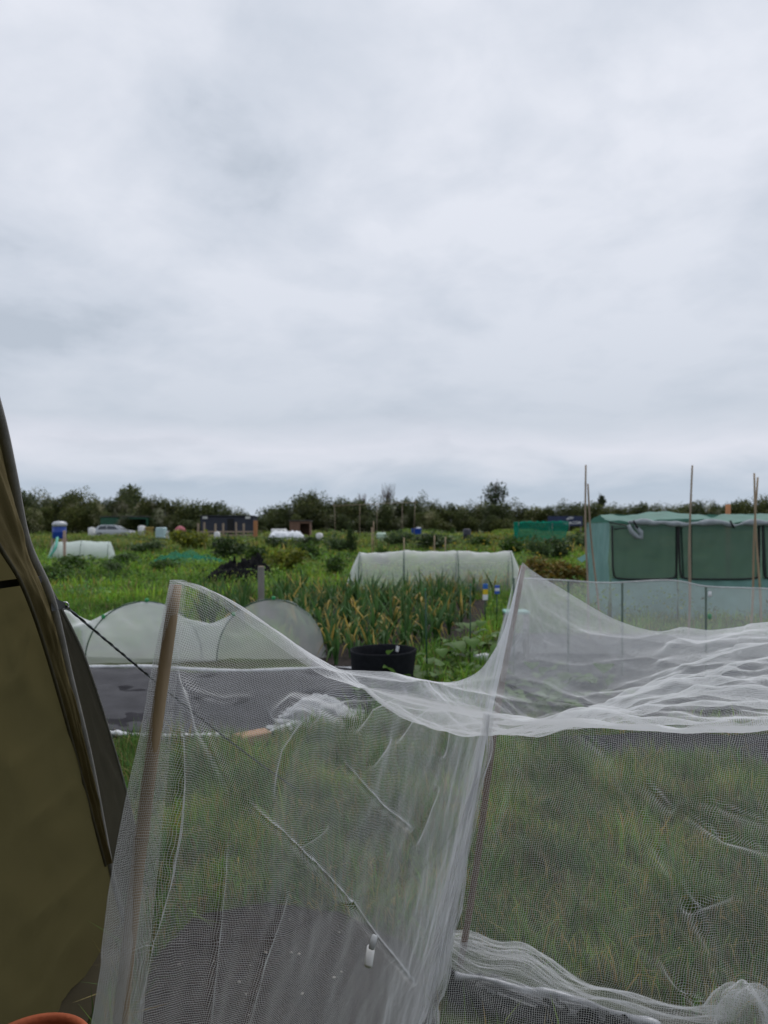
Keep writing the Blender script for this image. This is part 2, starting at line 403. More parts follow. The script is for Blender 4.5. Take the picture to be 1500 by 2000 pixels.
def pole(name, a, b, r0, r1, mat, label, nodes=(.3, .6, .85), bend=.004, stub=None, group=None):
    a = np.array(a, float); b = np.array(b, float)
    e_ = empty(name, a, label, 'cane', group)
    ts = sorted(set(list(np.linspace(0, 1, 22)) + [x + dx for x in nodes for dx in (-.012, -.004, .004, .012)]))
    pts = []; rr = []
    for t_ in ts:
        q = a + (b - a) * t_ + np.array((math.sin(t_ * 7), math.cos(t_ * 5), 0)) * bend
        pts.append(q); rr.append((r0 + (r1 - r0) * t_) * (1.10 if any(abs(t_ - x) < .006 for x in nodes) else 1))
    MB().tube(pts, rr, 12).build('stem', mat, e_, True)
    for x in nodes:
        q = a + (b - a) * x + np.array((math.sin(x * 7), math.cos(x * 5), 0)) * bend; dv = (b - a) / np.linalg.norm(b - a); r = (r0 + (r1 - r0) * x)
        MB().tube([q - dv * .002, q + dv * .002], r * 1.12, 12).build('node_ring', M_bambood, e_, True)
    if stub:
        q = a + (b - a) * stub[0]; dirv = np.array(stub[1]); dirv = dirv / np.linalg.norm(dirv)
        MB().tube([q, q + dirv * .016], .005, 8).build('branch_stub', mat, e_, True)
    return e_
pole('bamboo_cane', A_bot - (0, 0, .1), A_top - (0, 0, .004), .0125, .0100, M_bamboo, 'thick tan bamboo cane holding up the near corner of the white net', (.17, .42, .70), .003, (.70, (-.5, -.8, .4)))
pole('bamboo_cane', B_bot - (0, 0, .12), B_top - (0, 0, .004), .0100, .0092, pm('bamboo_brown', (.20, .125, .09), .6, .25, 25, .3, 80, stretch=(1, 1, .12)), 'brown bamboo cane inside the far left corner of the near net', (.2, .45, .72), .006)

netE = empty('insect_net', (0.3, 1.5, 0), 'white insect mesh draped over bamboo canes, nearest the camera', 'netting')
E_A = [P(332, 1132, 1.13), P(318, 1200, 1.135), P(297, 1300, 1.13), P(272, 1440, 1.11), P(250, 1535, 1.09), P(215, 1720, 1.05), P(198, 1850, 1.02), P(178, 2000, 1.0), (-.50, .93, 0)]
T_r = [P(955, 1394, 1.085), P(1020, 1409, 1.075), P(1090, 1400, 1.06), P(1175, 1418, 1.05), P(1245, 1408, 1.035), P(1320, 1425, 1.025), P(1390, 1405, 1.012), P(1450, 1414, 1.005), P(1500, 1400, 1.0), P(1570, 1408, .995), P(1660, 1402, .99), P(1780, 1405, .985), (.90, .975, 1.02), (1.2, .93, 1.06), C_top]
T_f = [E_A[0] + (.004, -.004, 0), P(400, 1160, 1.14), P(480, 1216, 1.17), P(560, 1276, 1.19), P(620, 1318, 1.20), P(700, 1348, 1.19), P(780, 1362, 1.17), P(860, 1378, 1.13)] + T_r
L_F = [T_r[0], P(945, 1500, 1.09), P(915, 1630, 1.09), P(890, 1760, 1.08), P(862, 1880, 1.07), P(835, 2000, 1.06), (.02, 1.03, 0)]
us = np.concatenate((np.linspace(0, .64, 640), np.linspace(.64, 1, 40)[1:]))
top = curve(T_r, ts=us); mF = 400
left = curve(L_F, mF); right = np.linspace(C_top, C_bot, mF); bot = curve([L_F[-1], (.4, .95, 0), (.9, .87, 0), C_bot], ts=us)
Fr = coons(top, bot, left, right)
uvF = np.stack(np.meshgrid(us * 1.45, np.linspace(0, 1.12, mF), indexing='ij'), -1)
wv = np.linspace(0, 1, mF)[None, :]
ed = np.minimum(1, us[:, None] / .04) * np.minimum(1, wv / .03)
fold = fbm(uvF, (3.2, 1.2), 3, .42, 11); fine = fbm(uvF @ np.array(((.8, .6), (-.6, .8))), (22, 6), 3, .6, 12)
tens = fbm(uvF @ np.array(((.75, -.66), (.66, .75))), (3, 14), 3, .55, 13)
Fr[..., 1] += ed * (.006 * fold + .0006 * fine + .0016 * tens + .02 * np.sin(wv * np.pi))
# the cloth bellies in towards the cage between the canes
FC = [([(660, 1480), (740, 1575), (805, 1622)], 5, -.008), ([(575, 1655), (640, 1612)], 4, -.006),
      ([(855, 1535), (835, 1575), (810, 1650)], 4, -.006), ([(1190, 1470), (1255, 1600), (1320, 1715), (1370, 1810), (1420, 1930), (1450, 1975)], 9, -.007), ([(1330, 1580), (1400, 1628), (1510, 1665)], 6, -.010),
      ([(1255, 1525), (1315, 1585)], 5, -.006), ([(1330, 1772), (1430, 1748)], 5, -.007), ([(352, 1420), (348, 1520), (338, 1620), (318, 1730), (285, 1850), (255, 2010)], 6, -.010),
      ([(440, 1640), (425, 1760), (405, 2010)], 5, -.007), ([(560, 1740), (510, 1870), (480, 2010)], 5, -.007), ([(318, 1690), (295, 1770), (262, 1880), (240, 2010)], 5, -.007),
      ([(872, 1410), (862, 1480)], 4, -.006), ([(1360, 1555), (1510, 1612)], 6, -.007), ([(1280, 1850), (1330, 1930), (1400, 1990)], 5, -.007), ([(340, 1200), (395, 1420), (460, 1560)], 9, .008),
      ([(610, 1400), (560, 1470), (540, 1560)], 6, .006), ([(760, 1440), (720, 1500)], 5, -.005), ([(1010, 1440), (1000, 1560), (960, 1700)], 7, .006), ([(700, 1350), (640, 1375), (600, 1420)], 5, -.006),
      ([(790, 1345), (720, 1380), (690, 1430)], 5, -.007), ([(860, 1360), (800, 1400), (770, 1450)], 5, -.006), ([(1130, 1425), (1200, 1480)], 6, -.006), ([(560, 1350), (700, 1362), (830, 1350)], 4, -.005)]
FC += [([(470, 1555), (520, 1605), (600, 1680), (680, 1765), (730, 1830), (810, 1925)], 5, -.011)]
Fr = creases(Fr, [(a, b * 1.5, c * 1.25) for a, b, c in FC if a[0][0] > 900])
sheet('front_wall', Fr, NET, netE, uvF)
# ridge from the near cane to the far one, sagging
AB = [E_A[0], P(395, 1146, 1.165), P(480, 1198, 1.22), P(560, 1250, 1.27), P(590, 1268, 1.29), P(650, 1306, 1.34), P(705, 1310, 1.40), P(760, 1314, 1.46), P(815, 1330, 1.56), P(870, 1336, 1.66), P(930, 1314, 1.79), P(962, 1275, 1.86), P(985, 1228, 1.93), P(1006, 1150, 2.02), B_top + (0, -.008, .006)]
BD = [AB[-1], P(1050, 1122, 2.11), P(1100, 1152, 2.11), P(1200, 1210, 2.13), P(1290, 1236, 2.15), P(1335, 1226, 2.16), P(1390, 1231, 2.17), P(1450, 1224, 2.19), P(1500, 1215, 2.2), (1.7, 2.25, 1.02), D_top]
nU, nV = 420, 300
usT = np.concatenate((np.linspace(0, .62, nU - 30), np.linspace(.62, 1, 31)[1:]))
tf_, bd_, ab_ = curve(T_f, ts=usT), curve(BD, ts=usT), curve(AB, nV); vv_ = np.linspace(0, 1, nV)
dev = ab_ - (ab_[0] * (1 - vv_[:, None]) + ab_[-1] * vv_[:, None])
kz = np.ones(61) / 61; ts_ = np.stack([np.convolve(np.pad(tf_[:, k], 30, mode='reflect', reflect_type='odd'), kz, 'valid') for k in range(3)], -1)
wgt = np.minimum(1, usT / .25)[:, None]; ts_ = tf_ * (1 - wgt) + ts_ * wgt; lip = (tf_ - ts_)[:, None] * np.exp(-vv_[None, :, None] / .035)
Tp = lip + ts_[:, None] * (1 - vv_[None, :, None]) + bd_[:, None] * vv_[None, :, None] + dev[None] * np.exp(-(usT * 2.1 / (.40 + .20 * vv_[None].T)) ** 2.4).T[:, :, None]
uvT = np.stack(np.meshgrid(usT * 2.1, np.linspace(0, 1.2, nV), indexing='ij'), -1)
sU = np.sin(np.clip(usT, 0, 1) * np.pi)[:, None]; sV = np.sin(np.linspace(0, 1, nV) * np.pi)[None, :]
rip = fbm(uvT, (1.8, 6.5), 3, .55, 21); rf = fbm(uvT @ np.array(((.95, .3), (-.3, .95))), (5, 22), 3, .6, 22)
Tp[..., 2] -= .085 * (1 - np.exp(-usT[:, None] * 2.1 / .45)) * np.sin(np.pi * vv_[None, :] ** .72)
Tp[..., 2] += sU ** .6 * sV ** .9 * (.014 * rip + .0012 * rf)
TC = [([(1025, 1205), (1090, 1240), (1160, 1246), (1240, 1256), (1330, 1266), (1430, 1283)], 4, .012), ([(980, 1292), (1025, 1207)], 4, .014), ([(1100, 1255), (1180, 1266), (1260, 1250), (1345, 1230)], 4, .010),
      ([(925, 1347), (1005, 1302), (1040, 1291), (1120, 1306), (1200, 1296), (1262, 1290), (1360, 1312), (1510, 1290)], 4, .013), ([(890, 1338), (1000, 1326), (1060, 1340), (1100, 1363), (1160, 1385), (1240, 1370), (1320, 1341), (1400, 1352), (1510, 1330)], 4, .013),
      ([(1290, 1345), (1350, 1312), (1440, 1306), (1510, 1300)], 4, .010), ([(700, 1346), (800, 1341), (900, 1357), (1000, 1376), (1100, 1386), (1210, 1396)], 4, .009), ([(1100, 1380), (1200, 1352), (1290, 1320)], 4, .010),
      ([(1240, 1385), (1330, 1372), (1420, 1385), (1510, 1372)], 4, .009), ([(1060, 1190), (1130, 1240), (1200, 1290)], 4, .008), ([(1290, 1240), (1360, 1268), (1440, 1262), (1510, 1245)], 4, .010), ([(1350, 1285), (1420, 1250), (1480, 1240)], 4, .008),
      ([(1000, 1350), (1090, 1372), (1150, 1395)], 4, .008)]
TC += [([(1022, 1125), (1050, 1190), (1110, 1235), (1200, 1262)], 4, .008), ([(1018, 1130), (1028, 1200), (1060, 1258), (1130, 1288)], 4, .008), ([(1030, 1120), (1090, 1165), (1160, 1205), (1250, 1240)], 4, .006), ([(640, 1318), (740, 1338), (850, 1346), (930, 1340)], 4, .008), ([(700, 1352), (800, 1366), (900, 1384), (1000, 1398)], 4, .007), ([(1150, 1400), (1260, 1388), (1380, 1396), (1500, 1384)], 4, .008), ([(1000, 1392), (1120, 1400), (1250, 1404)], 4, .006), ([(560, 1296), (700, 1328), (850, 1350), (965, 1366), (1080, 1378)], 4, .005), ([(620, 1335), (760, 1352), (900, 1373), (1050, 1392)], 4, .005), ([(500, 1225), (600, 1300), (700, 1340)], 4, .003)]
Tp = creases(Tp, [(a, 12, c * 1.0) for a, b, c in TC], True)
sheet('top_sheet', Tp, NET, netE, uvT)
# side wall under the ridge
E_B = [AB[-1], P(1004, 1180, 2.09), P(982, 1290, 2.07), P(950, 1450, 2.06), P(915, 1650, 2.06), (B_bot[0] - .02, 2.06, .01)]
usS = np.linspace(0, 1, 460); mS = 340
Sd = coons(curve(AB, ts=usS), curve([E_A[-1], (-.25, 1.25, 0), (.0, 1.6, .0), E_B[-1]], ts=usS), curve(E_A, mS), curve(E_B, mS))
uvS = np.stack(np.meshgrid(usS * 1.35, np.linspace(0, 1.05, mS), indexing='ij'), -1)
fs = fbm(uvS, (3.5, 1.2), 3, .45, 31); eS = (np.minimum(1, usS[:, None] / .06) * np.minimum(1, np.linspace(0, 1, mS)[None, :] / .12))
Sd += (np.array((-.75, .66, 0)) * (eS * (1 - .75 * usS[:, None]) * (.010 * fs + .0008 * fbm(uvS, (20, 8), 2, .6, 32)))[..., None])
Sd = creases(Sd, [(a, b * 1.1, c * 1.5) for a, b, c in FC if a[0][0] < 900] + [([(345, 1290), (385, 1355), (440, 1368), (500, 1362)], 6, .010), ([(530, 1400), (580, 1370), (640, 1385), (690, 1410)], 12, .02)])
sheet('side_wall', Sd, NET, netE, uvS)
ea = curve(E_A, 200); pl_ = A_top + (A_bot - A_top) * np.linspace(0, 1, 200)[:, None]; s3 = np.linspace(0, 1, 30)[None, :, None]; dn_ = np.linspace(0, 1, 200)[:, None]
Cf = ea[:, None] * (1 - s3) + (pl_ + np.array((.012, .03, 0)) + dn_ * np.array((.03, .02, 0)))[:, None] * s3
Cf[..., 1] += .012 * np.sin(s3[..., 0] * np.pi) + .004 * fbm(np.stack(np.broadcast_arrays(s3[..., 0] * .6, dn_ * 1.2), -1), (3, 1), 2, .5, 36) * np.sin(s3[..., 0] * np.pi)
sheet('corner_fold', Cf, NET, netE)
# back wall
usB = np.concatenate((np.linspace(0, .62, 190), np.linspace(.62, 1, 20)[1:])); mB = 120
Bk = coons(curve(BD, ts=usB), curve([P(977, 1330, 2.07), P(1100, 1370, 2.16), P(1300, 1385, 2.2), P(1500, 1385, 2.22), (2.38, 2.3, .72)], ts=usB), curve(E_B[:3] + [P(977, 1330, 2.07)], mB), np.linspace(D_top, (2.38, 2.3, .72), mB))
uvB = np.stack(np.meshgrid(usB * 2.1, np.linspace(0, 1.05, mB), indexing='ij'), -1)
Bk[..., 1] += np.minimum(1, usB[:, None] / .05) * (.012 * fbm(uvB, (3, 1.0), 3, .45, 41) + .001 * fbm(uvB, (18, 9), 2, .6, 42))
sheet('back_wall', Bk, NET, netE, uvB)
# surplus cloth hanging in pleats down the front wall
ctr = curve([P(958, 1400, 1.09), P(945, 1500, 1.085), P(915, 1630, 1.08), P(890, 1760, 1.07), P(862, 1880, 1.06), P(835, 2000, 1.05), P(800, 2140, 1.04)], 160)
nw = 64; s = np.linspace(-1, 1, nw)[None, :]; hh = np.linspace(0, 1, 160)[:, None]
wd = (.0095 + .013 * hh) * (1 + .25 * fbm(np.stack((hh * 0, hh), -1), 4, 2, .5, 51))
zig = np.abs(((s * 1.3 + .35 * fbm(np.stack(np.broadcast_arrays(s * .4, hh), -1), 3, 2, .5, 52)) % 1.0) - .5) * 4 - 1
Pl = ctr[:, None, :] + np.stack((wd * s + .003 * zig, .022 + .011 * zig * np.minimum(1, .4 + hh), .002 * zig + 0 * s), -1)
uvP = np.stack(np.broadcast_arrays(s * .06, hh * .75), -1)
sheet('pleat', Pl, NETD, netE, uvP)
# the cloth edge gathered on the ground under the far cane
n = 110; X, Y = np.meshgrid(np.linspace(0, 1, n), np.linspace(0, 1, n), indexing='ij')
lo = curve([G(868, 2.02), G(960, 1.93), G(1080, 1.86), G(1260, 1.80), G(1400, 1.78)], n); hi = curve([G(875, 2.16), G(960, 2.12), G(1060, 2.06), G(1170, 1.92), G(1420, 1.80)], n)
Hm = lo[:, None] * (1 - Y[..., None]) + hi[:, None] * Y[..., None]
q = np.stack((X, Y), -1)
Hm[..., 2] += .022 + (np.sin(Y * np.pi) * (.05 + .022 * fbm(q, (2.2, 1.0), 2, .5, 61)) + .004 * fbm(q @ np.array(((.95, .2), (-.2, .95))), (1.2, 9), 2, .5, 62)) * (1 - .55 * X)
Hm[..., 2] = np.maximum(Hm[..., 2], .012)
sheet('ground_hem', Hm, NET, netE)
sheet('ground_hem', Hm * 1.0 + np.array((.012, .02, .012)), NET, netE)
# knotted surplus at the lower right
kc = P(1462, 2004, .985); th = np.linspace(0, 2 * np.pi, 200); ph = np.linspace(.02, 1, 70)
TH, PH = np.meshgrid(th, ph, indexing='ij'); r_ = .004 + .052 * PH ** .8 * (1 + .16 * np.cos(TH * 5 + 2 * np.sin(TH)) * PH + .10 * np.cos(TH * 9 + 2 * np.cos(TH * 2)) * PH)
Kn = np.stack((kc[0] + r_ * np.cos(TH), kc[1] + .02 + .55 * r_ * np.sin(TH), kc[2] + .045 - .055 * PH ** 2.2 + .012 * np.cos(TH * 5) * PH), -1)
uvK = Kn[..., (0, 2)] * 1.3; wob = fbm(np.stack((np.cos(TH), np.sin(TH), PH), -1), 0.5, 2, .5, 66)
Kn[..., 0] += .008 * wob * PH; Kn[..., 2] += .008 * PH * fbm(np.stack((np.cos(TH), np.sin(TH), PH), -1), .6, 2, .5, 67)
sheet('knot', Kn, NET, netE, uvK)
sheet('knot_fold', kc + (Kn - kc) * np.array((.8, .8, .85)) + (.004, 0, 0), NET, netE, uvK)

# small white clip hanging in the net
ce = empty('plastic_clip', P(725, 1850, 1.06) + (0, -.012, 0), 'small white plastic clip caught on the near net', 'clip')
c0 = np.array(ce.location)
MB().box(c0 + (-.002, 0, -.006), (.012, .008, .030), ry=R(12), rx=R(-48), bev=.002).build('grip', M_white, ce, True)
MB().box(c0 + (.003, .001, .014), (.009, .006, .020), ry=R(20), rx=R(-30), bev=.0015).build('jaw', pm('clip_grey', (.5, .52, .55), .4, .1), ce, True)

# plastic under the gathered hem
n = 70; X, Y = np.meshgrid(np.linspace(0, 1, n), np.linspace(0, 1, 24), indexing='ij')
lo = curve([G(872, 1.90), G(960, 1.86), G(1090, 1.80), G(1250, 1.74)], n); hi = curve([G(878, 2.03), G(960, 2.0), G(1090, 1.92), G(1260, 1.82)], n)
B_ = lo[:, None] * (1 - Y[..., None]) + hi[:, None] * Y[..., None]; B_[..., 2] += .022 + np.abs(.012 * fbm(np.stack((X, Y), -1), (5, 3), 3, .6, 71))
tag(sheet('plastic_sheet', B_, pm('black_sheeting', (.007, .007, .008), .8, .3, 20, spec=.15)), 'crumpled black plastic on the ground below the brown cane', 'sheeting')
rt = curve([G(890, 1.985) + (0, 0, .04), G(950, 1.955) + (0, 0, .05), G(1020, 1.93) + (0, 0, .038), G(1100, 1.895) + (0, 0, .045), G(1200, 1.85) + (0, 0, .03), G(1290, 1.80) + (0, 0, .03)], 60)
rr = .009 + .003 * fbm(np.linspace(0, 1, 60)[:, None], 3, 2, .5, 72)
tag(MB().tube(rt, rr, 14).build('plastic_edging', pm('pale_plastic', (.42, .43, .46), .25, .35, 25, .5, 40, spec=.6), smooth=True), 'pale shiny plastic roll lying along the gathered net edge', 'edging')

def quad0(a, b, c, d, n=40, m=24):
    u = np.linspace(0, 1, n)[:, None, None]; v = np.linspace(0, 1, m)[None, :, None]; return (1 - u) * (1 - v) * np.array(a, float) + u * (1 - v) * np.array(b, float) + u * v * np.array(c, float) + (1 - u) * v * np.array(d, float)
# ------------------------------------------------------------------ the tent on the left
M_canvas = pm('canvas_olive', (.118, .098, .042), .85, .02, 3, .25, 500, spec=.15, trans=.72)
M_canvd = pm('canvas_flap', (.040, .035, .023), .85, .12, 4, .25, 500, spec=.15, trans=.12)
M_bind = pm('canvas_binding', (.21, .20, .19), .8, .2, 20, .4, 300)
te = empty('tent', (-.8, 1.6, 0), 'olive canvas tent with its open doorway at the left edge', 'tent')
edge = [(1.45, -.1, 0), (1.3, -.1, .9), (.95, -.05, 1.7), (0.15, .10, 2.15), (-.25, .35, 1.98), (-.42, .62, 1.80), (-.53, .88, 1.62), P(-4, 815, 1.08), P(22, 930, 1.18), P(50, 1060, 1.33), P(98, 1170, 1.50), P(134, 1320, 1.70), P(175, 1490, 1.90), P(218, 1710, 2.2), G(242, 2.33)]
ec = curve(edge, 220); bk = ec.copy(); bk[:, 1] = -1.7; bk[:, 0] *= 1.02
nt_ = 110; tt = (np.linspace(0, 1, nt_) ** 1.35)[None, :, None]
Wl = ec[:, None] * (1 - tt) + bk[:, None] * tt
ww = fbm(Wl[..., 1:] @ np.array(((.8, .6), (-.6, .8))), (2.2, 6.5), 3, .5, 81)
ins = np.sin(np.clip(tt[..., 0] * 12, 0, np.pi / 2))
Wl[..., 0] -= np.sign(Wl[..., 0] + .0) * ins * (.008 * ww) * (np.abs(Wl[..., 0]) > .2)
vis_ = Wl[..., 1:2] > .8
Wc = creases(np.where(vis_, Wl, (-.8, 3, 9)), [([(-10, 1365), (50, 1325), (78, 1230), (84, 1195)], 7, .010), ([(-10, 1520), (60, 1475), (150, 1400)], 8, .010), ([(-10, 1860), (110, 1775), (200, 1680)], 9, .012), ([(20, 1300), (70, 1215)], 6, .007), ([(-10, 1650), (80, 1600), (170, 1520)], 8, .009), ([(60, 1980), (120, 1880), (180, 1790)], 8, .009), ([(-10, 1205), (40, 1180), (60, 1165)], 6, .006)])
Wl = np.where(vis_, Wc, Wl)
sheet('canvas_wall', Wl, M_canvas, te)
Gs = quad0((-.92, 1.0, .012), (-.92, 2.36, .012), (-.80, 2.30, .012), (-.70, 1.0, .012)); Gs[..., 2] += .006 * (1 + fbm(Gs[..., :2], 3, 3, .5, 86)); sheet('groundsheet', Gs, pm('groundsheet_olive', (.035, .028, .013), .9, .2, 6), te)
b2 = bk[(bk[:, 2] >= 0)]
mesh('back_wall', np.vstack((b2, [(0.1, -1.7, 0)])), [(i, i + 1, len(b2)) for i in range(len(b2) - 1)], M_canvas, te)
MB().tube(ec[95:] + (0.004, -.004, 0), .0085, 8).build('door_binding', M_bind, te, True)
# door canvas rolled back along the edge
i1 = [P(-30, 800, 1.04), P(8, 930, 1.14), P(34, 1055, 1.27), P(82, 1170, 1.44), P(122, 1320, 1.66), P(166, 1490, 1.87), P(206, 1680, 2.13)]
i2 = [P(-60, 960, .96), P(-30, 1020, 1.02), P(0, 1072, 1.10), P(45, 1150, 1.26), P(88, 1270, 1.50), P(140, 1450, 1.78), P(205, 1690, 2.12)]
a1 = curve(i1, 120); a2 = curve(i2, 120); s_ = np.linspace(0, 1, 26)[None, :, None]
Fl = a1[:, None] * (1 - s_) + a2[:, None] * s_
Fl[..., 0] += .02 * np.sin(s_[..., 0] * np.pi) + .003 * fbm(np.stack(np.broadcast_arrays(np.linspace(0, 1, 120)[:, None], s_[..., 0]), -1), (3, 5), 3, .5, 83)
sheet('rolled_door', Fl, pm('canvas_door', (.15, .118, .055), .85, .15, 4, .3, 400, spec=.1, trans=.15), te)
MB().tube(a2 + (.003, -.003, 0), .004, 6).build('door_hem', pm('hem_dark', (.07, .058, .034), .9, .2), te, True)
# outer wing guyed out towards the peg
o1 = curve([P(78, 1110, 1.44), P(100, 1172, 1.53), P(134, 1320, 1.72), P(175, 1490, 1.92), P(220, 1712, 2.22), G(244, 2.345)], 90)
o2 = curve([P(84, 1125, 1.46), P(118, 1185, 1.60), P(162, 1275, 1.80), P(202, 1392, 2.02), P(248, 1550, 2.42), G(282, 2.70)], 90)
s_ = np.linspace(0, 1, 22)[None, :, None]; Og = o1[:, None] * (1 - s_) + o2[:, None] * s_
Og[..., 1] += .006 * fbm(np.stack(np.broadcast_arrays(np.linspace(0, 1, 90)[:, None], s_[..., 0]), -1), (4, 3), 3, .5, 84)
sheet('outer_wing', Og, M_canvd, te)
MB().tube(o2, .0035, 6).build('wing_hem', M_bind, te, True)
sp_ = [P(-40, 1143, 1.24), P(5, 1140, 1.27), P(52, 1136, 1.32)]
MB().box((sp_[0] + sp_[2]) / 2 + (.012, .01, 0), (.010, .17, .0125), rz=R(-4)).build('strap', M_black, te)
MB().add(np.array([P(98, 1164, 1.49), P(101, 1194, 1.49), P(128, 1188, 1.57), P(127, 1177, 1.57), P(98, 1164, 1.50), P(101, 1194, 1.50), P(128, 1188, 1.58), P(127, 1177, 1.58)]),
         [(0, 1, 2, 3), (7, 6, 5, 4), (0, 3, 7, 4), (1, 5, 6, 2), (3, 2, 6, 7), (0, 4, 5, 1)]).build('guy_tab', M_black, te)
tr0 = P(127, 1183, 1.575); trE = G(600, dep(1555))
tt = np.linspace(0, 1, 12); MB().tube([tr0 + np.array((.008 * math.cos(a), 0, .008 * math.sin(a))) for a in np.linspace(0, 2 * math.pi, 14)], .0018, 6).build('ring', pm('steel', (.5, .5, .52), .3, .1, metal=1), te, True)
rp = []; rp2 = []
for i in range(240):
    f = i / 239; c = tr0 + (trE - tr0) * f - np.array((0, 0, .02 * math.sin(math.pi * f))); an = i * .85
    o_ = np.array((math.cos(an), 0, math.sin(an))) * .0013; rp.append(c + o_); rp2.append(c - o_)
gr = MB().tube(rp, .0022, 6).build('guy_rope', pm('rope_black', (.012, .013, .016), .7, .2), te, True)
MB().tube(rp2, .0020, 6).build('rope_strand', pm('rope_grey', (.10, .11, .125), .7, .2), gr, True)
pk = empty('tent_peg', trE, 'thin steel tent peg holding the black guy rope in the grass', 'peg')
MB().tube([trE + (-.03, .0, -.12), trE + (.005, 0, .02), trE + (.012, 0, .026), trE + (.018, 0, .018)], .003, 6).build('shaft', MATS['steel'], pk, True)
# terracotta pot
pc = np.array(((56 - CX) / FPX * 1.40, 1.40, 0)); pe = empty('flower_pot', pc, 'terracotta flower pot rim at the lower left corner', 'pot')
M_terra = pm('terracotta', (.34, .085, .035), .8, .18, 12, .4, 90)
MB().lathe([(r_q * .95, z_q * .775) for r_q, z_q in [(.075, 0), (.103, .27), (.104, .272), (.106, .275), (.118, .277), (.121, .285), (.124, .325), (.122, .336), (.116, .341), (.108, .337), (.104, .325), (.10, .25), (.07, .02)]], pc, 48).build('pot_body', M_terra, pe, True)
MB().lathe([(.0005, .186), (.05, .19), (.093, .194)], pc, 32).build('potting_soil', M_soil, pe, True)

# ------------------------------------------------------------------ foliage builders
def blades(name, pos, h, wd, cols, lean=.35, mat=M_leaf, label=None, cat=None, tip=None, seed=0):
    r = np.random.default_rng(seed); n = len(pos); h = np.broadcast_to(h, (n,)); wd = np.broadcast_to(wd, (n,))
    a = r.uniform(0, 2 * np.pi, n); dx, dy = np.cos(a), np.sin(a); b = a + r.normal(0, .9, n) + np.pi / 2
    ln = np.abs(r.normal(0, lean, n)) * h
    V = np.zeros((n, 5, 3)); bx, by = np.cos(b) * wd / 2, np.sin(b) * wd / 2
    z0 = pos[:, 2] - .01
    for k, (fz, fl, fw) in enumerate(((0, 0, 1), (0, 0, -1), (.55, .3, .8), (.55, .3, -.8), (1, 1, 0))):
        V[:, k, 0] = pos[:, 0] + dx * ln * fl + bx * fw; V[:, k, 1] = pos[:, 1] + dy * ln * fl + by * fw
        V[:, k, 2] = z0 + h * fz * np.sqrt(np.maximum(.1, 1 - (ln / h * fl * .7) ** 2))
    base = np.arange(n)[:, None] * 5
    F = np.concatenate((base + np.array((0, 1, 3)), base + np.array((0, 3, 2)), base + np.array((2, 3, 4))))
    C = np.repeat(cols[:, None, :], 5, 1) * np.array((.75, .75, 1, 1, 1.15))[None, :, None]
    return V.reshape(-1, 3), F, C.reshape(-1, 3)
def grasscol(n, seed, base=(.055, .095, .018), dry=.12, dryc=(.22, .18, .07), var=.3):
    r = np.random.default_rng(seed); c = np.array(base) * (1 + r.normal(0, var, (n, 1))).clip(.4, 2)
    c[:, 0] *= (1 + r.normal(0, .18, n)).clip(.6, 1.6); d = r.random(n) < dry; c[d] = np.array(dryc) * (1 + r.normal(0, .25, (d.sum(), 1))).clip(.4, 1.7); return c
def scatter(n, d0, d1, um=.62, seed=0, power=1.0):
    r = np.random.default_rng(seed); d = (r.random(n) * (d1 ** (1 + power) - d0 ** (1 + power)) + d0 ** (1 + power)) ** (1 / (1 + power))
    return np.stack((r.uniform(-um, um, n) * d, d, np.zeros(n)), -1)
def grass(name, label, n, d0, d1, hr, wr, seed, excl=(), base=(.055, .095, .018), dry=.12, lean=.4, clump=1.0, power=1.0, um=.62, dens=0):
    p = scatter(n, d0, d1, um, seed, power)
    for po in excl: p = p[~inpoly(p[:, 0], p[:, 1], po)]
    nz = fbm(p[:, :2], clump, 3, .6, seed + 5)
    if dens: p = p[nz > -dens]; nz = nz[nz > -dens]
    r = np.random.default_rng(seed + 1); n = len(p)
    h = r.uniform(*hr, n) * (1 + .45 * nz).clip(.3, 2.2); wd = r.uniform(*wr, n)
    c = grasscol(n, seed + 2, base, dry); tone = fbm(p[:, :2], clump * .6, 2, .5, seed + 9)[:, None]
    c = c * (1 + .28 * tone).clip(.45, 1.7) * np.where(tone > .3, np.array((1.25, 1.08, .8)), 1)
    V, F, C = blades(name, p, h, wd, c * 1.2, lean, seed=seed + 3)
    return tag(mesh(name, V, F, M_leaf, col=C.clip(0, 1), smooth=False), label, 'grass', kind='stuff')
HEMP = [tuple(v[:2]) for v in (G(860, 2.2), G(1180, 2.0), G(1420, 1.83), G(1420, 1.70), G(860, 1.80))]; TUNL = [tuple(v[:2]) for v in (G(20, 6.2), G(650, 6.2), G(645, 7.5), G(20, 7.5))]
TENTP = [(-1.6, 1.0), (-.62, 1.0), (-.80, 2.4), (-1.6, 2.8)]
EX = [TENTP, SOIL, MEMB_L, MEMB_R, MEMB_N, HEMP, TUNL]
grass('grass', 'short green grass seen through the near white net', 60000, 1.75, 4.6, (.05, .15), (.003, .006), 101, EX, (.085, .17, .035), .24, .55, 2.2)
grass('grass', 'dry straw and moss lying between the near grass blades', 6000, 1.75, 3.6, (.04, .10), (.003, .006), 111, [TENTP, SOIL, MEMB_L, MEMB_R, HEMP], (.13, .11, .04), .5, 1.2, 2.5)
grass('grass', 'lush grass around the hoop tunnels and onion bed', 60000, 4.4, 13, (.07, .20), (.006, .013), 121, EX + [ONION], (.11, .225, .03), .09, .6, .9)
grass('grass', 'tall rank grass on the plots beyond the onion bed', 60000, 12, 34, (.09, .26), (.015, .035), 131, [], (.12, .235, .03), .09, .6, .35)
grass('grass', 'far rough grass reaching to the hedge', 45000, 32, 100, (.16, .40), (.05, .10), 141, [], (.105, .15, .032), .18, .4, .09, power=.6)

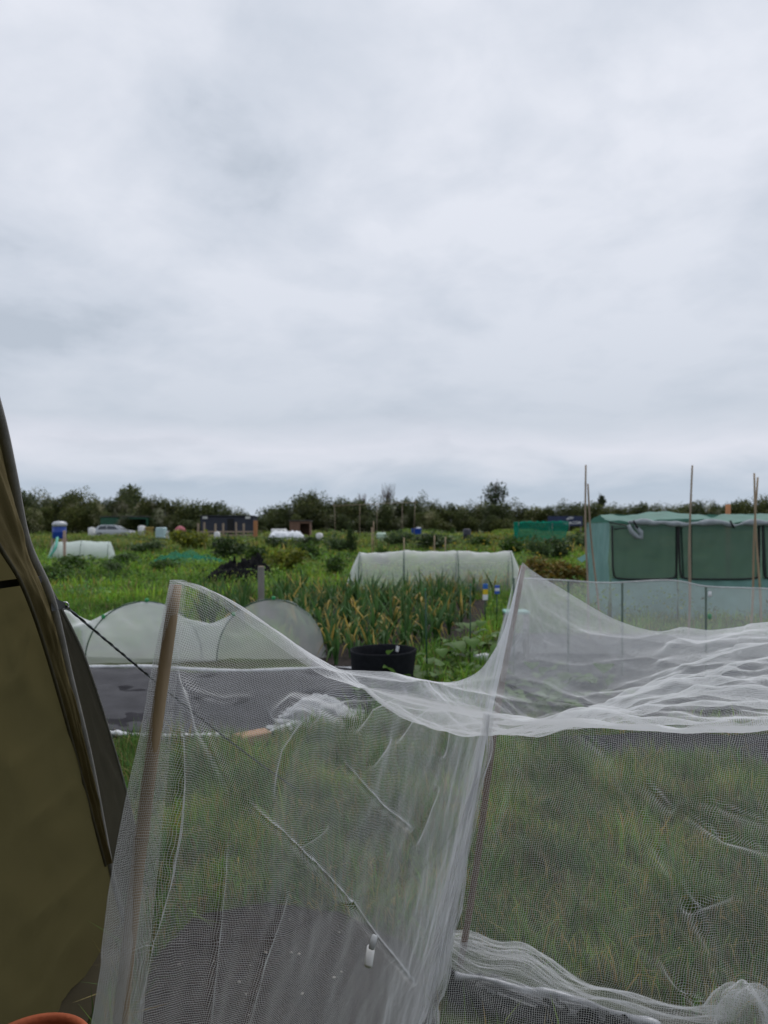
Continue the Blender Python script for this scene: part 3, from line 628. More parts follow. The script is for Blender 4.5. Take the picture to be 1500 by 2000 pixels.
def cover(name, label, n, d0, d1, seed, hmax, clump, pal, power=1.0, sz=(.012, .0011), um=.62, excl=()):
    """leafy weeds: leaf faces through an uneven low canopy, species changing from patch to patch"""
    r = np.random.default_rng(seed); p = scatter(n, d0, d1, um, seed, power)
    for po in excl: p = p[~inpoly(p[:, 0], p[:, 1], po)]
    n = len(p); f = fbm(p[:, :2], clump, 4, .6, seed + 1); H = hmax * (.18 + .82 * np.clip(f + .1, 0, 1.6) / 1.1)
    p[:, 2] = H * r.random(n) ** .6; S = ((sz[0] + sz[1] * p[:, 1]) * r.uniform(.5, 1.5, n))[:, None]
    sp = fbm(p[:, :2], clump * .55, 3, .6, seed + 2); k = np.clip(((sp + 1.1) / 2.2 * len(pal) + r.normal(0, .45, n)), 0, len(pal) - .01).astype(int)
    c = 1.2 * np.array(pal)[k] * (1 + r.normal(0, .22, (n, 1))).clip(.4, 1.8) 
    nn = r.normal(size=(n, 3)); nn[:, 2] = np.abs(nn[:, 2]) + .3; nn /= np.linalg.norm(nn, axis=1)[:, None]
    a = np.cross(nn, r.normal(size=(n, 3))); a /= np.linalg.norm(a, axis=1)[:, None]; b = np.cross(nn, a) * .5
    V = np.stack((p - a * S, p + b * S, p + a * S, p - b * S), 1)
    return tag(mesh(name, V.reshape(-1, 3), np.arange(n * 4).reshape(n, 4), M_leaf, smooth=False, col=np.repeat(c, 4, 0).clip(0, 1)), label, 'weeds', kind='stuff')
PAL = [(.045, .085, .018), (.085, .17, .024), (.135, .25, .03), (.19, .28, .036), (.095, .195, .055), (.17, .19, .042)]
cover('weeds', 'leafy weeds between the onion bed and the black sheeting', 60000, 7.5, 24, 151, .34, .33, PAL, 1.0, (.010, .0014), .62, [ONION] + EX)
cover('weeds', 'leafy weeds spread over the far plots', 90000, 22, 98, 161, .62, .10, [(.055, .088, .02), (.098, .17, .028), (.145, .225, .033), (.19, .24, .042), (.155, .175, .045), (.105, .175, .05)], .5, (.02, .0016))
def leafcloud(n, rad, seed, size, cols, lump=5, hollow=.35, flatz=1.0, droop=0.0):
    """leaf clumps through a crown made of several uneven lobes; returns V,F,C around the origin, base at z=0"""
    r = np.random.default_rng(seed); rad = np.array(rad, float)
    L_ = r.normal(size=(lump, 3)); L_ /= np.linalg.norm(L_, axis=1)[:, None]; L_ *= r.uniform(.3, .62, (lump, 1)); lr = r.uniform(.38, .62, lump)
    L_[0] = 0; lr[0] = .62; k = r.integers(0, lump, n)
    d = r.normal(size=(n, 3)); d /= np.linalg.norm(d, axis=1)[:, None]
    rr = lr[k] * (hollow + (1 - hollow) * r.random(n) ** .45) * (1 + .18 * r.normal(size=n)).clip(.5, 1.5)
    c = (L_[k] + d * rr[:, None]); nz = fbm(c, 2.4, 2, .5, seed + 3); c = c[nz > -.75]; n = len(c)
    c = c * rad; c[:, 2] += rad[2] * .92
    c = c[c[:, 2] > .02 * rad[2]]; n = len(c)
    sz = size * r.uniform(.6, 1.5, n); nn = r.normal(size=(n, 3)); nn[:, 2] = np.abs(nn[:, 2]) * .7 + .2; nn /= np.linalg.norm(nn, axis=1)[:, None]
    a = np.cross(nn, r.normal(size=(n, 3))); a /= np.linalg.norm(a, axis=1)[:, None]; b = np.cross(nn, a) * r.uniform(.4, .75, (n, 1))
    S = sz[:, None]
    V = np.stack((c - a * S, c + b * S * .8 - a * S * .1, c + a * S, c - b * S * .8 + a * S * .15), 1)
    tone = fbm(c / rad, 1.8, 2, .5, seed + 7)
    col = np.array(cols)[r.integers(0, len(cols), n)] * (1 + .25 * tone[:, None] + r.normal(0, .18, (n, 1))).clip(.35, 2)
    C = np.repeat(col[:, None], 4, 1); F = np.arange(n * 4).reshape(n, 4)
    return V.reshape(-1, 3), F, C.reshape(-1, 3)
def trunkmb(h, r0, seed, limbs=5, spread=.5):
    r = np.random.default_rng(seed); m = MB()
    tp = np.array((r.normal(0, .05) * h, r.normal(0, .05) * h, h)); m.tube(curve([(0, 0, -.1), (0.02 * h, 0, .4 * h), tp], 6), np.linspace(r0, r0 * .35, 6), 7)
    for i in range(limbs):
        f = r.uniform(.35, .85); b0 = np.array((0.02 * h, 0, h * f)); an = r.uniform(0, 6.28); l = h * r.uniform(.3, .6)
        e_ = b0 + np.array((math.cos(an) * l * spread, math.sin(an) * l * spread, l * .8)); m.tube(curve([b0, (b0 + e_) / 2 + (0, 0, .05 * h), e_], 5), np.linspace(r0 * .45, r0 * .12, 5), 5)
    return m
def tree(name, label, loc, crowns, trunk_h, r0, mat, cat='tree', group=None, seed=1, trunkmat=None):
    e_ = empty(name, loc, label, cat, group)
    V, F, C = crowns
    o = mesh('crown', V + np.array(e_.location), F, mat, e_, False, col=C.clip(0, 1))
    mb = trunkmb(trunk_h, r0, seed); mb.v = [v + np.array(e_.location) for v in mb.v]; mb.build('trunk', trunkmat or M_bark, e_, True)
    return e_
HG = [(.034, .052, .014), (.052, .074, .019), (.072, .092, .025), (.098, .112, .038)]
protos = [leafcloud(4200, (2.6, 2.0, 2.9), 200 + i, .135, HG, 6 + i % 3) for i in range(6)]
prof = np.array([(20, 965), (60, 960), (100, 966), (150, 960), (200, 972), (225, 968), (255, 954), (290, 968), (340, 976), (380, 980), (400, 974), (440, 988), (470, 994), (495, 1002), (512, 1008), (525, 997), (550, 988), (575, 970), (605, 961), (640, 970), (690, 974), (730, 980), (765, 978), (805, 966), (840, 976), (862, 986), (900, 982), (940, 976), (985, 982), (1030, 986), (1075, 984), (1110, 981), (1150, 985), (1210, 984), (1260, 982), (1310, 985), (1360, 981), (1410, 980), (1460, 976), (1500, 968), (1540, 970)])
src = {}
LMK = [(75, 'at the tent edge'), (150, 'behind the blue barrel'), (235, 'behind the silver car'), (300, 'behind the open shed'), (375, 'behind the pink parasol'), (500, 'behind the dark blue shed'), (560, 'in the low gap'), (640, 'behind the brown shed'), (700, 'left of the bean frame'), (780, 'behind the bean frame'), (850, 'behind the blue tub'), (930, 'left of the tall loose tree'), (1000, 'under the tall loose tree'), (1060, 'behind the teal fruit cage'), (1140, 'behind the banner sign'), (1230, 'right of the tallest cane'), (1345, 'left of the lone tall cane'), (1440, 'right of the lone tall cane'), (9999, 'at the right edge')]
def near(px):
    for a, b in LMK:
        if px < a: return b, 'far hedge bushes ' + b
def hedge(px, d, topy, width_px, label, group, matx, i):
    k = i % 6; key = (k, matx.name)
    loc = G(px, d); H = CAM_H + (HY - topy) * d / FPX; Wd = width_px * d / FPX
    if key not in src:
        e_ = tree('hedge_bush', label, loc, protos[k], 2.2, .14, matx, 'bush', group, 300 + k); src[key] = e_
    else:
        e_ = copy_tree(src[key]); e_.location = loc; tag(e_, label, 'bush', group)
    e_.scale = (Wd / 4.6, Wd / 4.6, H / 5.3); e_.rotation_euler = (0, 0, random.uniform(0, 6.28))
for i, px in enumerate(np.arange(18, 1540, 15.5)):
    topy = np.interp(px, prof[:, 0], prof[:, 1]) + random.uniform(-4, 6)
    d = (92 if px < 505 else 104) + random.uniform(-4, 6)
    lm_, gr_ = near(px)
    lb = ('dark' if i % 2 else 'olive') + ' hawthorn bush in the far hedge ' + lm_
    if 0: lb, gr_ = 'dark hawthorn bush in the left half of the far hedge', 'bushes of the left far hedge'
    hedge(px, d, topy, random.uniform(46, 66), lb, gr_, M_hedge if random.random() < (.5 if px < 300 or px > 650 else .2) else M_hedgeg, i)
    # a lower bush in front closes the foot of the hedge
    if i % 2 == 0: hedge(px + 7, d - 5, topy + random.uniform(22, 34), random.uniform(40, 60), lb, gr_, M_hedge if random.random() < .4 else M_hedgeg, i + 3)
d = 118; lc = G(966, d); Ht = CAM_H + (HY - 934) * d / FPX
cr_ = leafcloud(900, (2.9, 2.4, 2.9), 401, .24, [(.035, .052, .024), (.05, .07, .032), (.03, .045, .02)], 8, .5); cr_ = (cr_[0] + (0, 0, Ht - 5.4), cr_[1], cr_[2])
tree('tall_tree', 'tall loose tree standing above the far hedge right of centre', lc, cr_, Ht - 1.2, .22, M_hedgeg, 'tree', None, 402)
lc = G(1176, d); Ht = CAM_H + (HY - 963) * d / FPX
cr_ = leafcloud(420, (1.1, 1.0, 1.6), 411, .22, [(.035, .052, .024), (.05, .07, .032)], 5, .5); cr_ = (cr_[0] + (0, 0, Ht - 3.0), cr_[1], cr_[2])
tree('small_tree', 'small feathery tree above the hedge right of the tall canes', lc, cr_, Ht - .6, .12, M_hedgeg, 'tree', None, 412)
lc = G(252, 96); Ht = CAM_H + (HY - 951) * 96 / FPX
cr_ = leafcloud(2200, (2.3, 2.0, 2.4), 421, .2, HG, 7, .4); cr_ = (cr_[0] + (0, 0, Ht - 4.6), cr_[1], cr_[2])
tree('round_tree', 'rounded dark tree rising above the left hedge', lc, cr_, Ht - 1.5, .2, M_hedgeg, 'tree', None, 422)
lc = G(603, 98); Ht = CAM_H + (HY - 960) * 98 / FPX
cr_ = leafcloud(3200, (3.2, 2.6, 2.4), 431, .2, HG, 8, .4); cr_ = (cr_[0] + (0, 0, Ht - 4.7), cr_[1], cr_[2])
tree('round_tree', 'broad rounded tree at the left end of the middle hedge', lc, cr_, Ht - 1.5, .24, M_hedgeg, 'tree', None, 432)
lc = G(534, 170); Ht = CAM_H + (HY - 990) * 170 / FPX
cr_ = leafcloud(1600, (5.0, 3.0, 2.8), 441, .34, [(.05, .07, .035), (.06, .08, .045)], 5, .4); cr_ = (cr_[0] + (0, 0, Ht - 5.2), cr_[1], cr_[2])
tree('far_tree', 'pale distant tree in the gap between the two hedges', lc, cr_, Ht - 1.5, .25, M_hedgeg, 'tree', None, 442)
def baretree(px, d, topy, wpx, label, seed):
    loc = G(px, d); H = CAM_H + (HY - topy) * d / FPX; Wd = wpx * d / FPX; e_ = empty('bare_tree', loc, label, 'tree', 'bare trees above the hedge'); r = np.random.default_rng(seed)
    MB().tube([loc + (0, 0, -.1), loc + (0, 0, H * .75)], [.14, .05], 7).build('trunk', M_bark, e_, True)
    m = MB()
    for i in range(60):
        z0 = H * r.uniform(.4, .75); an = r.uniform(0, 6.28); l = r.uniform(.3, 1) * Wd / 2; z1 = H * r.uniform(.75, 1.0)
        p0 = loc + (0, 0, z0); p1 = loc + (math.cos(an) * l, math.sin(an) * l, z1); m.tube(curve([p0, p0 * .5 + p1 * .5 + (math.cos(an) * l * .2, 0, 0), p1], 4), [.045, .035, .025, .015], 4)
    m.build('crown', pm('twig', (.12, .10, .09), .9, .2), e_, True)
baretree(757, 112, 942, 34, 'leafless grey tree poking above the middle hedge', 5); baretree(706, 112, 962, 22, 'smaller leafless tree left of the tall bare tree', 6)

# weeds and bushes on the plots
Wp = [leafcloud(1100, (.5, .45, .42), 500 + i, .045, cs, 5, .3) for i, cs in enumerate([[(.05, .10, .015), (.07, .125, .02), (.04, .08, .014)], [(.03, .055, .014), (.04, .07, .018)], [(.19, .20, .02), (.10, .14, .02), (.15, .17, .02)], [(.20, .13, .025), (.16, .12, .03), (.09, .10, .02)], [(.06, .105, .03), (.085, .13, .05), (.06, .1, .03)]])]
def bush(px, base, wpx, hpx, k, label, group=None, name='weed_bush'):
    d = dep(base); loc = G(px, d); e_ = wsrc.get(k)
    if e_ is None:
        e_ = empty(name, loc, label, 'bush', group); V, F, C = Wp[k]; mesh('leaves', V + loc, F, M_leaf, e_, False, col=C.clip(0, 1)); wsrc[k] = e_
    else: e_ = copy_tree(e_); e_.location = loc; e_.name = name
    for kk in ('group',):
        if kk in e_: del e_[kk]
    tag(e_, label, 'bush', group)
    e_.scale = (wpx * 1.1 * d / FPX / .95,) * 2 + (hpx * 1.35 * d / FPX / .78,); e_.rotation_euler = (0, 0, random.uniform(0, 6.28))
wsrc = {}
def WL(px, b):
    for a, t_ in ((130, 'at the tent edge'), (200, 'below the far left tunnel'), (270, 'right of the far left tunnel'), (345, 'left of the teal netting'), (440, 'under the yellow flowering bush'), (475, 'behind the black sheeting'), (520, 'above the wooden post'), (580, 'right of the black sheeting'), (625, 'below the brown shed'), (680, 'left of the centre tunnel'), (760, 'at the left end of the centre tunnel'), (815, 'above the centre tunnel middle'), (870, 'above the centre tunnel, right of middle'), (945, 'above the centre tunnel right part'), (1000, 'above the centre tunnel right end'), (1040, 'below the fruit cage, left'), (1070, 'below the fruit cage, middle'), (1110, 'below the fruit cage, right')):
        if px < a: return t_ + (', nearer' if b > 1110 else ', further back' if b < 1082 else '')
    return 'left of the tallest cane'
bush(368, 1078, 80, 40, 2, 'yellow flowering bush on the left plots before the wooden rail', name='flowering_bush')
bush(1068, 1150, 110, 50, 3, 'orange brown clump of bracken just left of the green net house', name='bracken_clump'); bush(1120, 1148, 80, 34, 3, 'low russet clump beside the net house corner', name='bracken_clump')
bush(885, 1052, 14, 20, 0, 'small round green shrub on the far bank below the hedge', name='small_shrub')
bush(686, 1085, 22, 44, 1, 'dark upright shrub at the head of the centre tunnel', name='upright_shrub')
for px, b, ww_, h_, k in [(450, 1100, 80, 42, 1), (500, 1100, 70, 34, 0), (560, 1122, 90, 48, 2), (610, 1100, 80, 40, 0), (650, 1128, 60, 40, 0), (660, 1085, 70, 28, 4), (600, 1070, 60, 18, 1), (290, 1085, 70, 22, 4), (250, 1105, 70, 24, 0), (150, 1120, 100, 34, 0), (220, 1125, 60, 22, 4), (330, 1118, 80, 24, 0), (110, 1140, 70, 34, 0), (420, 1080, 50, 26, 0), (850, 1078, 90, 30, 1), (780, 1072, 70, 26, 4), (930, 1072, 60, 24, 0), (1010, 1085, 80, 34, 0), (1090, 1095, 70, 36, 1), (1130, 1075, 60, 24, 4), (1050, 1100, 60, 36, 4), (960, 1060, 60, 14, 2), (830, 1055, 60, 10, 2), (745, 1110, 40, 40, 0), (540, 1078, 50, 24, 1)]:
    bush(px, b, ww_, h_, k, ['bright green', 'dark green', 'yellow green', 'russet', 'blue green'][k] + ' weed clump on the plots ' + WL(px, b), 'weed clumps on the plots')
mbf = []
for i in range(260):
    d = random.uniform(22, 90); px = random.choice([random.uniform(880, 1140), random.uniform(200, 1140)]); z = random.uniform(.3, .6); q = G(px, d) + (0, 0, z); s_ = .022 + d * .0006
    mbf.append((q, s_))
V = np.vstack([q + np.array(((-s_, 0, -s_ * .6), (s_, 0, -s_ * .6), (s_, 0, s_ * .6), (-s_, 0, s_ * .6))) + rng.normal(0, s_ * .25, (4, 3)) for q, s_ in mbf])
tag(mesh('wild_flowers', V, np.arange(len(V)).reshape(-1, 4), M_leaf, smooth=False, col=np.tile((.36, .28, .04), (len(V), 1))), 'yellow wild flowers dotted through the far grass', 'flowers', kind='stuff')

# ------------------------------------------------------------------ onions
def onion_mesh(seed, dry=.35, hh=.5):
    r = np.random.default_rng(seed); Vs = []; Fs = []; Cs = []; n0 = 0
    for i in range(r.integers(8, 12)):
        an = r.uniform(0, 6.28); h = hh * r.uniform(.6, 1.15); ln = r.uniform(.1, .5) * h; wd = r.uniform(.011, .019); isd = r.random() < dry; kink = r.random() < (.6 if isd else .25)
        ts = np.linspace(0, 1, 6); cen = np.zeros((6, 3)); dx, dy = math.cos(an), math.sin(an)
        for j, t_ in enumerate(ts):
            out = ln * t_ ** 1.7; z = h * t_ * (1 - .12 * t_)
            if kink and t_ > .6: f = (t_ - .6) / .4; z = h * (.56 + .05 * f - .45 * f * f); out = ln * .45 + f * .16
            cen[j] = (dx * out, dy * out, z)
        sd = np.array((-dy, dx, 0)); w_ = wd * np.array((1, 1.15, 1.1, .9, .6, .08))
        V = np.concatenate((cen + sd * w_[:, None], cen - np.array((dx, dy, -.3)) * w_[:, None] * .8, cen - sd * w_[:, None]))
        g_ = np.array((.05, .115, .03)) * r.uniform(.7, 1.5); y_ = np.array((.40, .29, .07)) * r.uniform(.6, 1.2)
        f = np.clip((ts - (r.uniform(.15, .6) if isd else r.uniform(.75, 1.1))) / .3, 0, 1)[:, None]
        C = g_ * (1 - f) + y_ * f; Cs += [C, C, C]; Vs.append(V)
        for j in range(5): Fs += [(n0 + j, n0 + j + 1, n0 + 7 + j, n0 + 6 + j), (n0 + 6 + j, n0 + 7 + j, n0 + 13 + j, n0 + 12 + j)]
        n0 += 18
    return mesh('onion_plant', np.vstack(Vs), Fs, M_leaf, smooth=True, col=np.vstack(Cs).clip(0, 1), data_only=True)
ons = [onion_mesh(600 + i, .30, .50) for i in range(8)]; leeks = [onion_mesh(640 + i, .12, .55) for i in range(4)]; dryo = [onion_mesh(660 + i, .95, .5) for i in range(3)]
def plant(me, loc, label, group, sc=1.0, cat='onion'):
    o = bpy.data.objects.new('onion_plant', me); COL.objects.link(o); o.location = loc; o.rotation_euler = (0, 0, random.uniform(0, 6.28)); o.scale = (sc,) * 3
    return tag(o, label, cat, group)
cnt = 0
for row in range(17):
    d = 6.5 + row * .37
    x0 = np.interp(d, [6.4, 7.5, 9, 11, 13], [-.42, -.85, -1.35, -1.8, -1.9]); x1 = np.interp(d, [6.4, 7, 8, 9.5, 13], [.12, .35, .75, 1.15, 1.75])
    x = x0 + random.uniform(0, .1)
    while x < x1 and cnt < 285:
        pxx = CX + x / d * FPX
        plant(ons[random.randrange(8)], (x, d + random.uniform(-.08, .08), 0), 'green onion plant with yellowing tips in the ' + ('front' if row < 4 else 'middle front' if row < 8 else 'middle back' if row < 12 else 'back') + ' rows, ' + ('left' if pxx < 690 else 'middle' if pxx < 810 else 'right') + ' part of the bed', 'onions in the bed', random.uniform(.55, 1.25)); cnt += 1
        x += random.uniform(.12, .24)
for i in range(26):
    px = random.uniform(395, 500); d = random.uniform(8.5, 11); plant(leeks[i % 4], G(px, d), 'upright leek plant ' + ('well left of' if px < 440 else 'just left of') + ' the grey wooden post, ' + ('front' if d < 9.75 else 'back') + ' of the patch', 'leeks by the post', random.uniform(.8, 1.15), 'leek')
for i in range(20):
    px = random.uniform(830, 1000); d = random.uniform(12.9, 14.0); plant(dryo[i % 3], G(px, d), 'yellowed plant dying back under the centre hoop tunnel', 'yellowed plants under the tunnel', random.uniform(.8, 1.1), 'plant')
tag(flat('onion_bed', ONION, .005, M_soil, .02, 13), kind='structure')
# broad leaved plants near the bag
def broad(seed, n=9, L0=.16, col=(.07, .135, .028)):
    r = np.random.default_rng(seed); Vs = []; Fs = []; Cs = []; n0 = 0
    for i in range(n):
        an = r.uniform(0, 6.28); l = L0 * r.uniform(.6, 1.3); st_ = r.uniform(.05, .22); up = r.uniform(.3, 1.1); d_ = np.array((math.cos(an) * math.cos(up), math.sin(an) * math.cos(up), math.sin(up))); sd = np.array((-math.sin(an), math.cos(an), 0))
        p0 = d_ * st_; cen = [p0 + d_ * l * t_ - np.array((0, 0, l * .5 * t_ * t_)) for t_ in np.linspace(0, 1, 6)]; ws = np.array((.03, .7, 1, .9, .55, .02)) * l * .36
        for c, w_ in zip(cen, ws): Vs += [c + sd * w_ + (0, 0, w_ * .25), c, c - sd * w_ + (0, 0, w_ * .25)]
        Vs += [(0, 0, -.01) + sd * .004, (0, 0, -.01) - sd * .004]
        for j in range(5): Fs += [(n0 + j * 3, n0 + j * 3 + 3, n0 + j * 3 + 4, n0 + j * 3 + 1), (n0 + j * 3 + 1, n0 + j * 3 + 4, n0 + j * 3 + 5, n0 + j * 3 + 2)]
        Fs.append((n0 + 18, n0 + 19, n0 + 2, n0)); Cs.append(np.tile(np.array(col) * r.uniform(.7, 1.4), (20, 1))); n0 += 20
    return mesh('leafy_plant', np.array(Vs), Fs, M_leaf, col=np.vstack(Cs).clip(0, 1), data_only=True)
bl = [broad(700 + i) for i in range(4)]; pal = broad(710, 7, .2, (.13, .20, .07))
for i, (px, py) in enumerate([(842, 1330), (870, 1318), (900, 1330), (925, 1310), (805, 1342), (830, 1352), (880, 1352), (860, 1300), (905, 1290), (945, 1330), (780, 1360), (930, 1262), (900, 1270), (796, 1372), (702, 1374), (815, 1362)]):
    plant(bl[i % 4], G(px, dep(py)), 'broad leaved plant ' + ('at the left foot' if px < 740 else 'at the right foot' if px < 822 else 'just right' if px < 865 else 'further right') + (', near side,' if py > 1325 else ', far side,') + ' of the black grow bag', 'leafy plants by the grow bag', random.uniform(.8, 1.25), 'plant').name = 'leafy_plant'
plant(pal, G(935, 7.6), 'pale green cabbage like plant beside the green stake', None, 1.1, 'plant').name = 'leafy_plant'
for i, (px, py) in enumerate([(1030, 1370), (1060, 1390), (1085, 1365), (1040, 1345), (1110, 1395), (1180, 1355), (1010, 1392)]):
    plant(bl[i % 4], G(px, dep(py)), 'small crop plant growing on the membrane under the long net', 'crop plants under the long net', random.uniform(.8, 1.2), 'plant').name = 'leafy_plant'

# black grow bag
bc = G(748, 5.45); be = empty('grow_bag', bc, 'round black fabric grow bag in front of the onions', 'planter')
M_felt = pm('black_felt', (.010, .011, .014), .9, .3, 30, .5, 200, spec=.15)
MB().lathe([(.20, 0), (.225, .05), (.235, .2), (.246, .33), (.248, .345), (.242, .350), (.236, .345), (.228, .25), (.222, .20)], bc, 48, lambda t, z: (.05 * math.sin(2 * t + .6) + .02 * math.sin(5 * t) + .01 * math.sin(9 * t + z * 20)) * min(1, z * 4)).build('bag_body', M_felt, be, True)
MB().lathe([(.0005, .22), (.1, .225), (.215, .215)], bc, 32).build('compost', M_soil, be, True)
tq = bc + (.115, .19, .318); MB().box(tq, (.028, .004, .045), rz=R(-25), ry=R(14), bev=.001).build('care_label', M_white, be)
sd = plant(bl[1], bc + (.005, -.03, .222), 'small green seedling growing inside the black grow bag', None, .55, 'plant'); sd.name = 'seedling'
for i, (px, ty, by, tilt) in enumerate([(835, 1152, 1345, -4), (918, 1143, 1300, 1)]):
    d = dep(by); b = G(px, d); tp = P(px + tilt, ty, d); e_ = empty('garden_stake', b, ['thin dark green stake rising right of the grow bag', 'thin dark green stake left of the long net end'][i], 'stake', 'green plastic stakes')
    MB().tube([b - (0, 0, .1), tp], .0062, 8).build('shaft', M_green, e_, True); MB().tube([tp - (0, 0, .004), tp + (0, 0, .012)], [.008, .005], 8).build('cap', M_clip, e_, True)

# ------------------------------------------------------------------ hoop tunnels
def tunnel(name, label, hoops, mat, hmat, sag=.05, end=(True, True), clips=True, seed=1, hoop_r=.006, nseg=40, dens=26, hem=True):
    """hoops: list of (foot_a, foot_b, height)"""
    H = []
    for a, b, h in hoops:
        t_ = np.linspace(0, np.pi, nseg); c = (np.array(a) + b) / 2; r_ = (np.array(b) - a) / 2
        H.append(c + np.cos(t_)[:, None] * -r_ + np.sin(t_)[:, None] ** .9 * np.array((0, 0, h)))
    c0 = np.mean([np.array(a) for a, _, _ in hoops], 0); e_ = empty(name, (c0[0], c0[1], 0), label, 'hoop tunnel')
    rows = []
    if end[0]: ax = H[0].mean(0) - H[1].mean(0); ax[2] = 0; ax /= np.linalg.norm(ax); ft = (np.array(hoops[0][0]) + hoops[0][1]) / 2 + ax * .35; rows.append(np.array([ft * .75 + .25 * np.array((p[0], p[1], 0)) for p in H[0]]) + (0, 0, .02)); 
    for i in range(len(H) - 1):
        for j in range(dens):
            f = j / dens; s_ = math.sin(f * math.pi); row = H[i] * (1 - f) + H[i + 1] * f
            row = row.copy(); zz = row[:, 2] / (max(hoops[i][2], .01)); row[:, 2] -= sag * s_ * zz; cen = row.mean(0); row[:, :2] += (cen[:2] - row[:, :2]) * (sag * .7 * s_ * (1 - zz)[:, None]); rows.append(row)
    rows.append(H[-1])
    if end[1]: ax = H[-1].mean(0) - H[-2].mean(0); ax[2] = 0; ax /= np.linalg.norm(ax); ft = (np.array(hoops[-1][0]) + hoops[-1][1]) / 2 + ax * .35; rows.append(np.array([ft * .75 + .25 * np.array((p[0], p[1], 0)) for p in H[-1]]) + (0, 0, .02))
    A_ = np.array(rows)
    if end[0]: A_ = np.concatenate((np.array([A_[0] * (1 - f) + A_[1] * f + np.array((0, 0, .12 * math.sin(f * math.pi))) * (A_[1][:, 2:3]) for f in np.linspace(0, 1, 12)[:-1]]), A_[1:]))
    if end[1]: A_ = np.concatenate((A_[:-1], np.array([A_[-2] * (1 - f) + A_[-1] * f + np.array((0, 0, .12 * math.sin(f * math.pi))) * (A_[-2][:, 2:3]) for f in np.linspace(0, 1, 12)[1:]])))
    A_ = A_ + (fbm(A_, (3, 3, 3), 3, .6, seed) * .017)[..., None] * np.array((.5, .6, .5)); A_[..., 2] = np.maximum(A_[..., 2], .008)
    # pull the cloth just outside the hoops
    sheet('net_cover', A_ + (A_ - A_.mean((0, 1))) * np.array((.012, .012, .02)), mat, e_)
    for h in H:
        hp = MB().tube(h, hoop_r, 8).build('hoop', hmat, e_, True)
        if clips:
            for k in (nseg // 2, nseg // 4):
                q = h[k]; MB().box(q + (0, 0, .012), (.035, .03, .04), bev=.008).build('clip', M_clip, e_, True)
    if hem:
        for sdn in (0, -1):
            pth = np.array([r_[sdn] for r_ in A_[::3]]); MB().tube(pth + (0, -.01, .016), .016 + .006 * fbm(np.linspace(0, 1, len(pth))[:, None], 9, 2, .6, seed), 8).build('hem', pm('net_hem', (.55, .56, .57), .8, .2, 20), e_, True)
    return e_
# left tunnel: hoops stand at a slant so that they show their arch
def hoop_at(px, d, wd, h, ang): c = G(px, d); v = np.array((math.cos(ang), math.sin(ang), 0)) * wd / 2; return (c - v, c + v, h)
tunnel('hoop_tunnel', 'low white net tunnel on green hoops behind the tent rope', [hoop_at(60, 6.9, 1.0, .60, R(16)), hoop_at(282, 6.75, 1.06, .575, R(12)), hoop_at(530, 6.85, 1.03, .585, R(8))], NETF, M_green, .23, (False, False), True, 3, hem=False)
fr = curve([P(60, 1306, 6.3), G(180, 6.42) + (0, 0, .02), G(290, 6.38) + (0, 0, .03), G(450, 6.25) + (0, 0, .02), G(620, 6.35) + (0, 0, .02), G(700, 6.3) + (0, 0, .03)], 60)
tag(MB().tube(fr, .016 + .003 * fbm(np.linspace(0, 1, 60)[:, None], 5, 2, .5, 9), 8).build('net_roll', pm('net_bunched', (.60, .61, .63), .85, .2, 30, .5, 60), smooth=True), 'thin white roll of net edge along the foot of the left tunnel', 'netting')
# loose net over the membrane with its bunched edge
n = 70; X, Y = np.meshgrid(np.linspace(0, 1, n), np.linspace(0, 1, 40), indexing='ij')
lo = curve([G(140, 4.42), G(250, 4.38), G(330, 4.30), G(450, 4.33), G(600, 4.6), G(700, 4.95)], n); hi = curve([G(100, 6.3), G(300, 6.34), G(500, 6.25), G(700, 6.25)], n)
Ln = lo[:, None] * (1 - Y[..., None]) + hi[:, None] * Y[..., None]; Ln[..., 2] += .03 + .005 * fbm(np.stack((X * 3, Y * 2), -1), 1.2, 2, .5, 91)
tag(sheet('loose_net', Ln, netmat('net_loose', (.75, .76, .8), 0, 0, .022)), 'loose white net lying over the black membrane in front of the left tunnel', 'netting')
lp = curve([G(120, 4.46), G(235, 4.36), G(300, 4.30), G(400, 4.32), G(470, 4.30), G(540, 4.45), G(585, 4.62)], 160) + (0, 0, .016) + .006 * np.stack((0 * np.linspace(0, 1, 160), fbm(np.linspace(0, 1, 160)[:, None], 9, 3, .6, 92), np.abs(fbm(np.linspace(0, 1, 160)[:, None], 7, 2, .6, 90))), -1)
tag(MB().tube(lp, .017 + .005 * fbm(np.linspace(0, 1, 160)[:, None], 6, 2, .5, 93), 10).build('net_roll', MATS['net_bunched'], smooth=True), 'rolled white net edge along the near side of the left membrane', 'netting')
# crumpled heap of net
n = 90; X, Y = np.meshgrid(np.linspace(-1, 1, n), np.linspace(-1, 1, n), indexing='ij'); rad = np.sqrt(X ** 2 + Y ** 2)
hc = G(622, 4.72); q = np.stack((X, Y), -1)
Hp = np.stack((hc[0] + X * .30 + .03 * fbm(q, 2, 3, .6, 95), hc[1] + Y * .28, np.maximum(.01, .15 * np.exp(-rad ** 2 * 2.0) + .055 * (1 - np.abs(fbm(q @ np.array(((.8, .6), (-.6, .8))), (.6, 2.2), 3, .5, 94))) * np.exp(-rad ** 2 * 1.2) - .02)), -1)
tag(sheet('net_heap', Hp, NETFF), 'crumpled heap of white fleece behind the near net, left of centre', 'netting')
bk_ = MB(); bq = G(492, 4.22); bk_.box(bq + (0, 0, .036), (.215, .10, .065), rz=R(38), bev=.006, jit=.0015)
tag(bk_.build('brick', pm('brick_buff', (.36, .22, .14), .9, .25, 30, .5, 60)), 'buff house brick weighing down the white net roll', 'brick')
